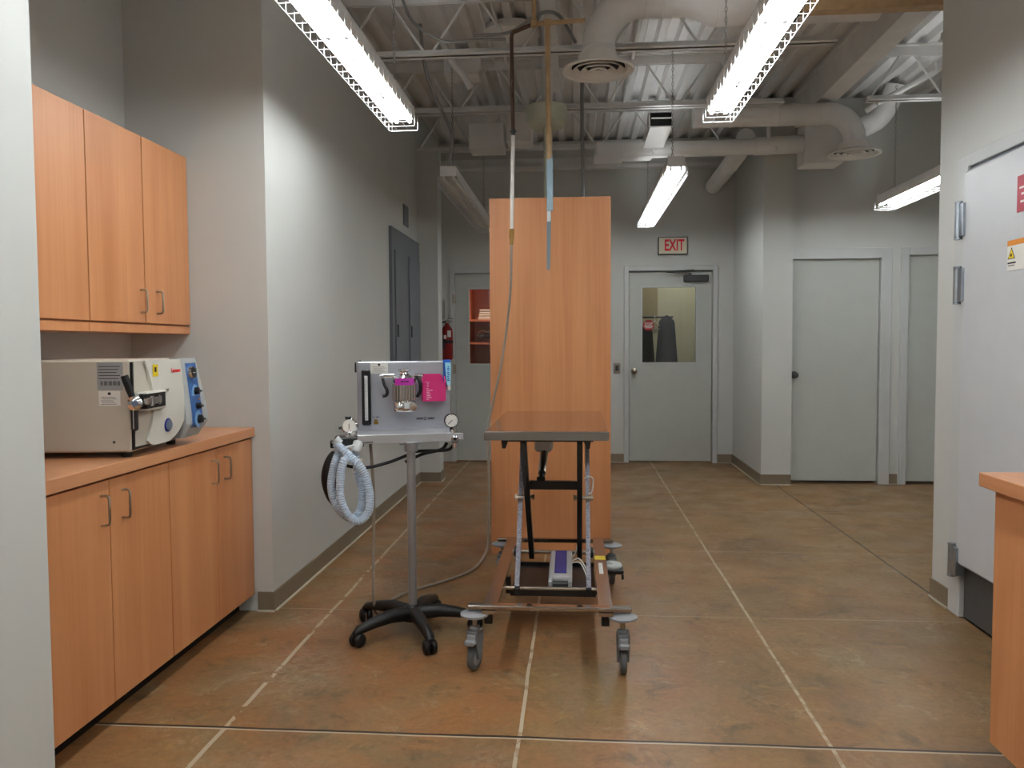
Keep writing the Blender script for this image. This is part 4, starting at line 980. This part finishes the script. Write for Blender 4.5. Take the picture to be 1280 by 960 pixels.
struct(gd.build('trim_2', 'steelpaint', smooth=False), 'deep white painted girder running away at the right', 'beam')
m = MB().box(-.216, -.125, 3.9, 6.6, 3.33, 3.36).box(-.176, -.166, 3.9, 6.6, 3.36, 3.47)
struct(m.build('trim_3', 'steelpaint', smooth=False), 'narrow white steel strut running away above the partition', 'beam')
tb2 = MB().box(1.10, 2.40, 4.20, 4.28, 2.958, 3.06, .003)
tag(tb2.build('timber_rail', 'tan', smooth=False), 'tan timber rail fixed high across to the right wall', 'rail')
tag(MB().box(1.085, 1.115, 4.185, 4.295, 2.925, 3.475, .002).build('rail_hanger', 'dgrey', smooth=False), 'dark bracket holding the left end of the timber rail', 'bracket')
# slim conduits along the deck
for i, (x, y0, y1, z) in enumerate(((.08, 4.4, 7.3, 3.452), (.12, 4.4, 7.3, 3.452), (-.62, 5.1, 7.3, 3.452), (-.58, 5.1, 7.3, 3.452), (.95, 4.4, 7.3, 3.452))):
    pass
def run(name, label, pts, r, material, seg=8, cat='conduit'): 
    return tag(MB().tube(spline(pts), r, seg).build(name, material), label, cat)
run('conduit', 'thin straight conduit under the deck left of the brown pipe', [(-.62, 4.4, 3.455), (-.62, 5.8, 3.455), (-.62, 7.3, 3.455)], .012, 'steelpaint')
run('conduit', 'thin straight conduit under the deck beside the partition top', [(-.53, 4.4, 3.455), (-.53, 5.8, 3.455), (-.53, 7.3, 3.455)], .012, 'steelpaint')
run('conduit', 'thin straight conduit under the deck behind the round diffuser', [(.43, 4.4, 3.455), (.43, 5.8, 3.455), (.43, 7.3, 3.455)], .014, 'steelpaint')
run('cable', 'sagging grey cable near the left chain', [(-1.06, 4.9, 3.42), (-.98, 4.9, 3.25), (-.80, 4.92, 3.14), (-.60, 4.92, 3.14), (-.42, 4.9, 3.13)], .009, 'conduit')
run('cable', 'grey cable dropping to the unlit lamp', [(-1.02, 5.3, 3.40), (-.99, 5.35, 3.10), (-.92, 5.55, 2.90), (-.88, 5.72, 2.78), (-.915, 5.78, 2.58)], .012, 'conduit')
run('cable', 'looped grey cable beside the tan pipe', [(-.62, 4.9, 3.16), (-.40, 4.9, 3.17), (-.22, 4.85, 3.25), (-.10, 4.8, 3.22), (.0, 4.78, 3.05)], .010, 'conduit')
jb = [('junction_box', 'white box on the far roof structure left of the drum', (-.92, -.62, 6.95, 7.2, 2.98, 3.2)), ('junction_box', 'small white box beside the drum, over the partition', (-.60, -.38, 7.0, 7.25, 3.05, 3.3)), ('junction_box', 'square white box on the deck above the unlit lamp', (-.98, -.72, 6.0, 6.2, 3.3, 3.47))]
for n_, l_, b_ in jb: tag(MB().box(*b_, .004).build(n_, 'steelpaint', smooth=False), l_, 'junction box')
run('vent_pipe', 'white bent vent pipe under the deck near the unlit lamp', [(-.93, 5.55, 3.40), (-.86, 5.6, 3.26), (-.78, 5.62, 3.16), (-.73, 5.62, 3.08)], .024, 'steelpaint', 14, 'pipe')
tag(MB().lathe([(0, 0), (.19, 0), (.20, .012), (.20, .045), (0, .045)], (-.44, 5.65, 3.433), (0, 0, 1), 32).build('roof_collar', 'duct'), 'shallow round collar under the deck above the partition', 'collar')
# ------------------------------------------------------------------ ducts and diffusers
def diffuser(parent, c, R=.208):
    x, y, z = c
    P_(MB().lathe([(R*.83, .022), (R*.88, .006), (R*.97, .0), (R, .006), (R*.98, .016), (R*.62, .040), (R*.56, .075), (R*.54, .10), (R*.50, .10), (R*.52, .075), (R*.58, .036), (R*.83, .022)], c, (0, 0, 1), 56), 'outer_cone', 'diffuser', parent)
    for a, b, h in ((.58, .70, .004), (.36, .47, .002), (.17, .25, .0)):
        P_(MB().lathe([(R*b, h), (R*b+.004, h+.004), (R*a, .028+h), (R*a-.003, .026+h), (R*b, h)], c, (0, 0, 1), 44), 'cone_ring', 'diffuser', parent)
    P_(MB().lathe([(0, .004), (R*.06, .004), (R*.07, .010), (0, .012)], c, (0, 0, 1), 20), 'centre_cone', 'diffuser', parent)
    P_(MB().lathe([(0, .034), (R*.84, .026), (R*.6, .040), (0, .050)], c, (0, 0, 1), 40), 'throat_shade', 'shade', parent)  # black disc painted as the shade inside the diffuser
def elbow_path(x, y, z0, zc, rad, x_end, s=1):
    P = [(x, y, z0), (x, y, zc-rad)]
    for k in range(1, 12):
        a = PI/2*k/12; P.append((x+s*rad*(1-math.cos(a)), y, zc-rad+rad*math.sin(a)))
    P += [(x+s*rad, y, zc), (x_end, y, zc)]; return P
du = thing('air_duct', 'large white round duct with elbow and round diffuser near the tan pipe', 'duct', (.6, 4.75, 2.88))
P_(MB().tube(elbow_path(.131, 4.75, 2.95, 3.262, .25, .60), .095, 28), 'elbow', 'duct', du)
P_(MB().tube([(.55, 4.75, 3.262), (.66, 4.75, 3.262), (.78, 4.75, 3.235), (1.7, 4.75, 3.235)], .097, 28, radii=[.097, .097, .128, .128]), 'straight_run', 'duct', du)
for x, r in ((.395, .099), (.50, .099), (.80, .131), (1.1, .131)): P_(MB().lathe([(r-.004, -.006), (r, -.004), (r, .004), (r-.004, .006)], (x, 4.75, 3.262 if x < .6 else 3.235), (1, 0, 0), 28), 'seam_band', 'duct', du)
P_(MB().lathe([(.099, 0), (.102, .008), (.099, .016)], (.131, 4.75, 2.99), (0, 0, 1), 28), 'seam_band', 'duct', du)
diffuser(du, (.131, 4.75, 2.868))
d2_ = thing('air_duct', 'white round duct with elbow and diffuser at the right, past the girder', 'duct', (1.8, 6.7, 2.8))
P_(MB().tube(elbow_path(2.225, 6.7, 2.86, 3.128, .21, .95, -1)[:], .086, 26), 'elbow_run', 'duct', d2_)
for x in (1.25, 1.62, 1.95): P_(MB().lathe([(.084, -.006), (.089, -.004), (.089, .004), (.084, .006)], (x, 6.7, 3.128), (1, 0, 0), 26), 'seam_band', 'duct', d2_)
diffuser(d2_, (2.225, 6.7, 2.795), .205)
d3_ = thing('branch_duct', 'horizontal white branch duct with an open upturned boot above the far lit lamp', 'duct', (.9, 7.0, 2.9))
P_(MB().box(.16, .66, 6.90, 7.12, 2.878, 3.005, .02).box(.152, .40, 6.88, 7.14, 2.868, 2.895, .004), 'end_section', 'duct', d3_)
P_(MB().tube([(.60, 7.0, 2.945), (1.52, 7.0, 2.953)], .066, 24), 'round_run', 'duct', d3_)
P_(MB().lathe([(.066, -.02), (.072, -.018), (.072, .018), (.066, .02)], (1.60, 7.0, 2.953), (1, 0, 0), 24).lathe([(.066, 0), (.070, .004), (.066, .008)], (1.50, 7.0, 2.953), (1, 0, 0), 24).ball((1.66, 6.96, 2.93), .035, 12).box(1.60, 1.625, 6.94, 6.99, 2.95, 3.2, .002), 'joint', 'duct', d3_)
P_(MB().tube([(1.50, 7.0, 2.955), (1.95, 7.0, 2.965)], .074, 24), 'right_run', 'duct', d3_)
P_(MB().box(1.90, 2.215, 6.925, 7.16, 2.785, 3.13, .006), 'plenum_box', 'duct', d3_)
bt = MB().quadprism([(.575, 6.86, 2.93), (.735, 6.86, 2.93), (.800, 6.70, 3.10), (.625, 6.70, 3.10)], (0, .22, 0))
m = MB()
f0 = [(.585, 7.0, 2.95), (.745, 7.0, 2.95)]
m.quadprism([(.565, 6.90, 2.94), (.735, 6.90, 2.94), (.795, 6.80, 3.10), (.620, 6.80, 3.10)], (0, .19, .09))
boot = P_(m, 'boot', 'duct', d3_, False)
m = MB().quadprism([(.605, 6.795, 3.085), (.800, 6.795, 3.085), (.800, 6.825, 3.215), (.605, 6.825, 3.215)], (0, .17, .0))
P_(m, 'boot_collar', 'duct', d3_, False)
m = MB().quadprism([(.616, 6.79, 3.093), (.790, 6.79, 3.093), (.790, 6.817, 3.207), (.616, 6.817, 3.207)], (0, .002, 0)); P_(m, 'boot_shade', 'shade', d3_, False)  # flat black sheet in place of the boot's shaded inside
P_(MB().box(.625, .79, 6.788, 6.80, 3.152, 3.162), 'damper_blade', 'duct', d3_, False)
tag(MB().tube([(1.455, 7.10, 3.06), (1.455, 7.4, 3.0), (1.455, 8.0, 2.975), (1.455, 8.758, 2.965)], .080, 22).lathe([(.080, 0), (.084, .006), (.080, .012)], (1.455, 7.8, 2.983), (0, 1, -.03), 22).build('round_pipe', 'duct'), 'white round pipe sloping into the end wall near the exit', 'pipe')
tag(MB().tube(spline([(2.235, 7.25, 3.07), (2.42, 7.25, 3.13), (2.60, 7.22, 3.22), (2.68, 7.15, 3.38), (2.70, 7.12, 3.475)]), .085, 20).build('flexible_duct', 'duct'), 'bent duct rising to the deck behind the right-hand diffuser', 'duct')
tag(MB().tube([(2.36, 6.6, 3.17), (2.80, 6.6, 3.40)], .022, 12).cyl((2.80, 6.6, 3.395), (2.80, 6.6, 3.478), .022, 12).cyl((2.36, 6.6, 3.17), (2.30, 6.66, 3.13), .022, 12).build('pipe_brace', 'steelpaint'), 'thin white slanting pipe above the right-hand diffuser', 'pipe')

# ------------------------------------------------------------------ suspended lamps
def chain_mb(x, y, z0, z1):
    m = MB(); z = z0; k = 0; L = .030
    while z < z1:
        pts = []
        for t in range(8):
            a = 2*PI*t/8; w = .006*math.cos(a); h = .0155*math.sin(a)
            pts.append((x+(w if k % 2 else 0), y+(0 if k % 2 else w), z+L/2+h))
        m.tube(pts, .0018, 4, closed=True); z += L*.84; k += 1
    return m
LEN = 2.44
def make_lamp(label, lit):
    r = thing('strip_lamp', label, 'lamp', (0, 0, 0), 0., 'strip lamps with wire guards')
    # local: y 0..LEN away from camera, z=0 housing bottom
    hz = MB().box(-.058, -.0565, 0, LEN, .010, .056).box(.0565, .058, 0, LEN, .010, .056).box(-.023, .023, 0, LEN, .010, .050)  # slots beside the middle tray are shaped to throw light up to the deck
    for y in (-.0015, LEN+.0015): hz.box(-.058, .058, y-.0015, y+.0015, -.004, .0675)
    for k in range(9): hz.box(-.058, .058, .01+k*.30, .03+k*.30, .046, .056)
    hz.box(-.0565, .0565, 0, .30, .0125, .018).box(-.0565, .0565, LEN-.30, LEN, .0125, .018).box(-.0565, .0565, .95, 1.50, .0125, .018)  # unseen plates added to block the slots where uplight made hot spots
    hz.build('housing', 'white', r, smooth=False)
    m = MB()
    for q in (-1, 1): m.quadprism([(q*.050, 0, .010), (q*.057, 0, .008), (q*.066, 0, -.0255), (q*.067, 0, -.0250), (q*.0585, 0, .010), (q*.050, 0, .0115)], (0, LEN, 0))
    m.build('reflector', 'reflector', r, smooth=False)
    for k in range(2):
        for s in (-1, 1):
            y0 = .03+k*1.21; x = s*.036
            MB().cyl((x, y0, -.016), (x, y0+1.17, -.016), .0128, 12).build('tube', 'tube' if lit else 'tubeoff', r)
            
            for ya in (y0-.022, y0+1.174): MB().box(x-.008, x+.008, ya, ya+.016, -.030, .012, .001).build('lamp_holder', 'white', r)
    m = MB(); n = 29; w = .080; t = .0014
    for k in range(n):
        y = .02+(LEN-.04)*k/(n-1)
        m.tube([(-w, y, .0), (-w, y, -.062), (-w+.006, y, -.068), (w-.006, y, -.068), (w, y, -.062), (w, y, .0)], t, 5)
    for x, z in ((-w, -.064), (w, -.064), (-.030, -.069), (.030, -.069)):
        m.cyl((x, .0, z), (x, LEN, z), t*1.1, 5)
    for y in (-.02, LEN+.02):
        s = 1 if y > 0 else -1
        m.tube([(-w+.01, y-s*.02, -.066), (-w+.01, y, -.060), (-w+.01, y, -.012), (-w+.01, y-s*.02, -.004)], t, 5).tube([(w-.01, y-s*.02, -.066), (w-.01, y, -.060), (w-.01, y, -.012), (w-.01, y-s*.02, -.004)], t, 5).cyl((-w+.01, y, -.06), (w-.01, y, -.06), t, 5)
    m.build('wire_guard', 'wire', r)
    hh = CEIL-2.59
    for y in (.22, LEN-.22):
        chain_mb(0, y, .085, hh).build('chain', 'chain', r)
        MB().tube([(-.05, y, .074), (-.02, y, .088), (0, y, .092), (.02, y, .088), (.05, y, .074)], .002, 5).build('hanger', 'chain', r)
    return r
lampL = make_lamp('lit strip lamp nearest the left wall, cut off at the top of the photo', True)
ZH = 2.520
def put(o, x, y, z=ZH, rz=0., label=None, rx=0.):
    o.location = (x, y, z); o.rotation_euler = (rx, 0, rz)
    if label: o['label'] = label
put(lampL, -.93, 1.91)
l2 = copy_tree(lampL); put(l2, .745, 1.91, label='lit strip lamp at upper right, in front of the girder')
l3 = copy_tree(lampL); put(l3, .692, 5.68, label='lit strip lamp in the distance above the exit sign')
l4 = copy_tree(lampL); put(l4, 2.575, 4.56, 2.465, label='lit strip lamp in the right recess, partly behind the right wall')
l5 = make_lamp('unlit strip lamp on the left, beyond the electrical panel', False); put(l5, -.905, 5.70, 2.495)
l6 = copy_tree(lampL); put(l6, -.93, -.66, label='lit strip lamp behind the camera on the left')
l7 = copy_tree(lampL); put(l7, .745, -.66, label='lit strip lamp behind the camera on the right')

# lamps of the two rooms behind the doors
def room_light(name, loc, e, sx, sy, col=(1, .95, .85)):
    d = bpy.data.lights.new(name, 'AREA'); d.energy = e; d.shape = 'RECTANGLE'; d.size = sx; d.size_y = sy; d.color = col
    o = bpy.data.objects.new(name, d); o.location = loc; C.objects.link(o); return o
room_light('hall_ceiling_light', (1.3, 9.6, 2.88), 13, .6, .6)
room_light('closet_ceiling_light', (-.95, 9.05, 2.48), 13, .3, .2)

# ------------------------------------------------------------------ world, camera, view
w = bpy.data.worlds.new('world'); S.world = w; w.use_nodes = True
w.node_tree.nodes['Background'].inputs[0].default_value = (.5, .52, .55, 1); w.node_tree.nodes['Background'].inputs[1].default_value = .05
p, y, r = .0488, .0803, -.0059
cp_, sp_, cy_, sy_, cr_, sr_ = math.cos(p), math.sin(p), math.cos(y), math.sin(y), math.cos(r), math.sin(r)
fwd = V((-sy_*cp_, cy_*cp_, -sp_)); right = V((cy_, sy_, 0)); up = right.cross(fwd)
R_ = cr_*right+sr_*up; U_ = -sr_*right+cr_*up
cam = bpy.data.cameras.new('camera'); cam.sensor_width = 36; cam.lens = 28.125; cam.clip_start = .05
co = bpy.data.objects.new('camera', cam); C.objects.link(co)
co.matrix_world = Matrix(((R_.x, U_.x, -fwd.x, 0), (R_.y, U_.y, -fwd.y, 0), (R_.z, U_.z, -fwd.z, 1.29), (0, 0, 0, 1)))
S.camera = co
S.view_settings.view_transform = 'Standard'; S.view_settings.look = 'None'; S.view_settings.gamma = 1
S.view_settings.use_curve_mapping = False
S.view_settings.exposure = 0.13
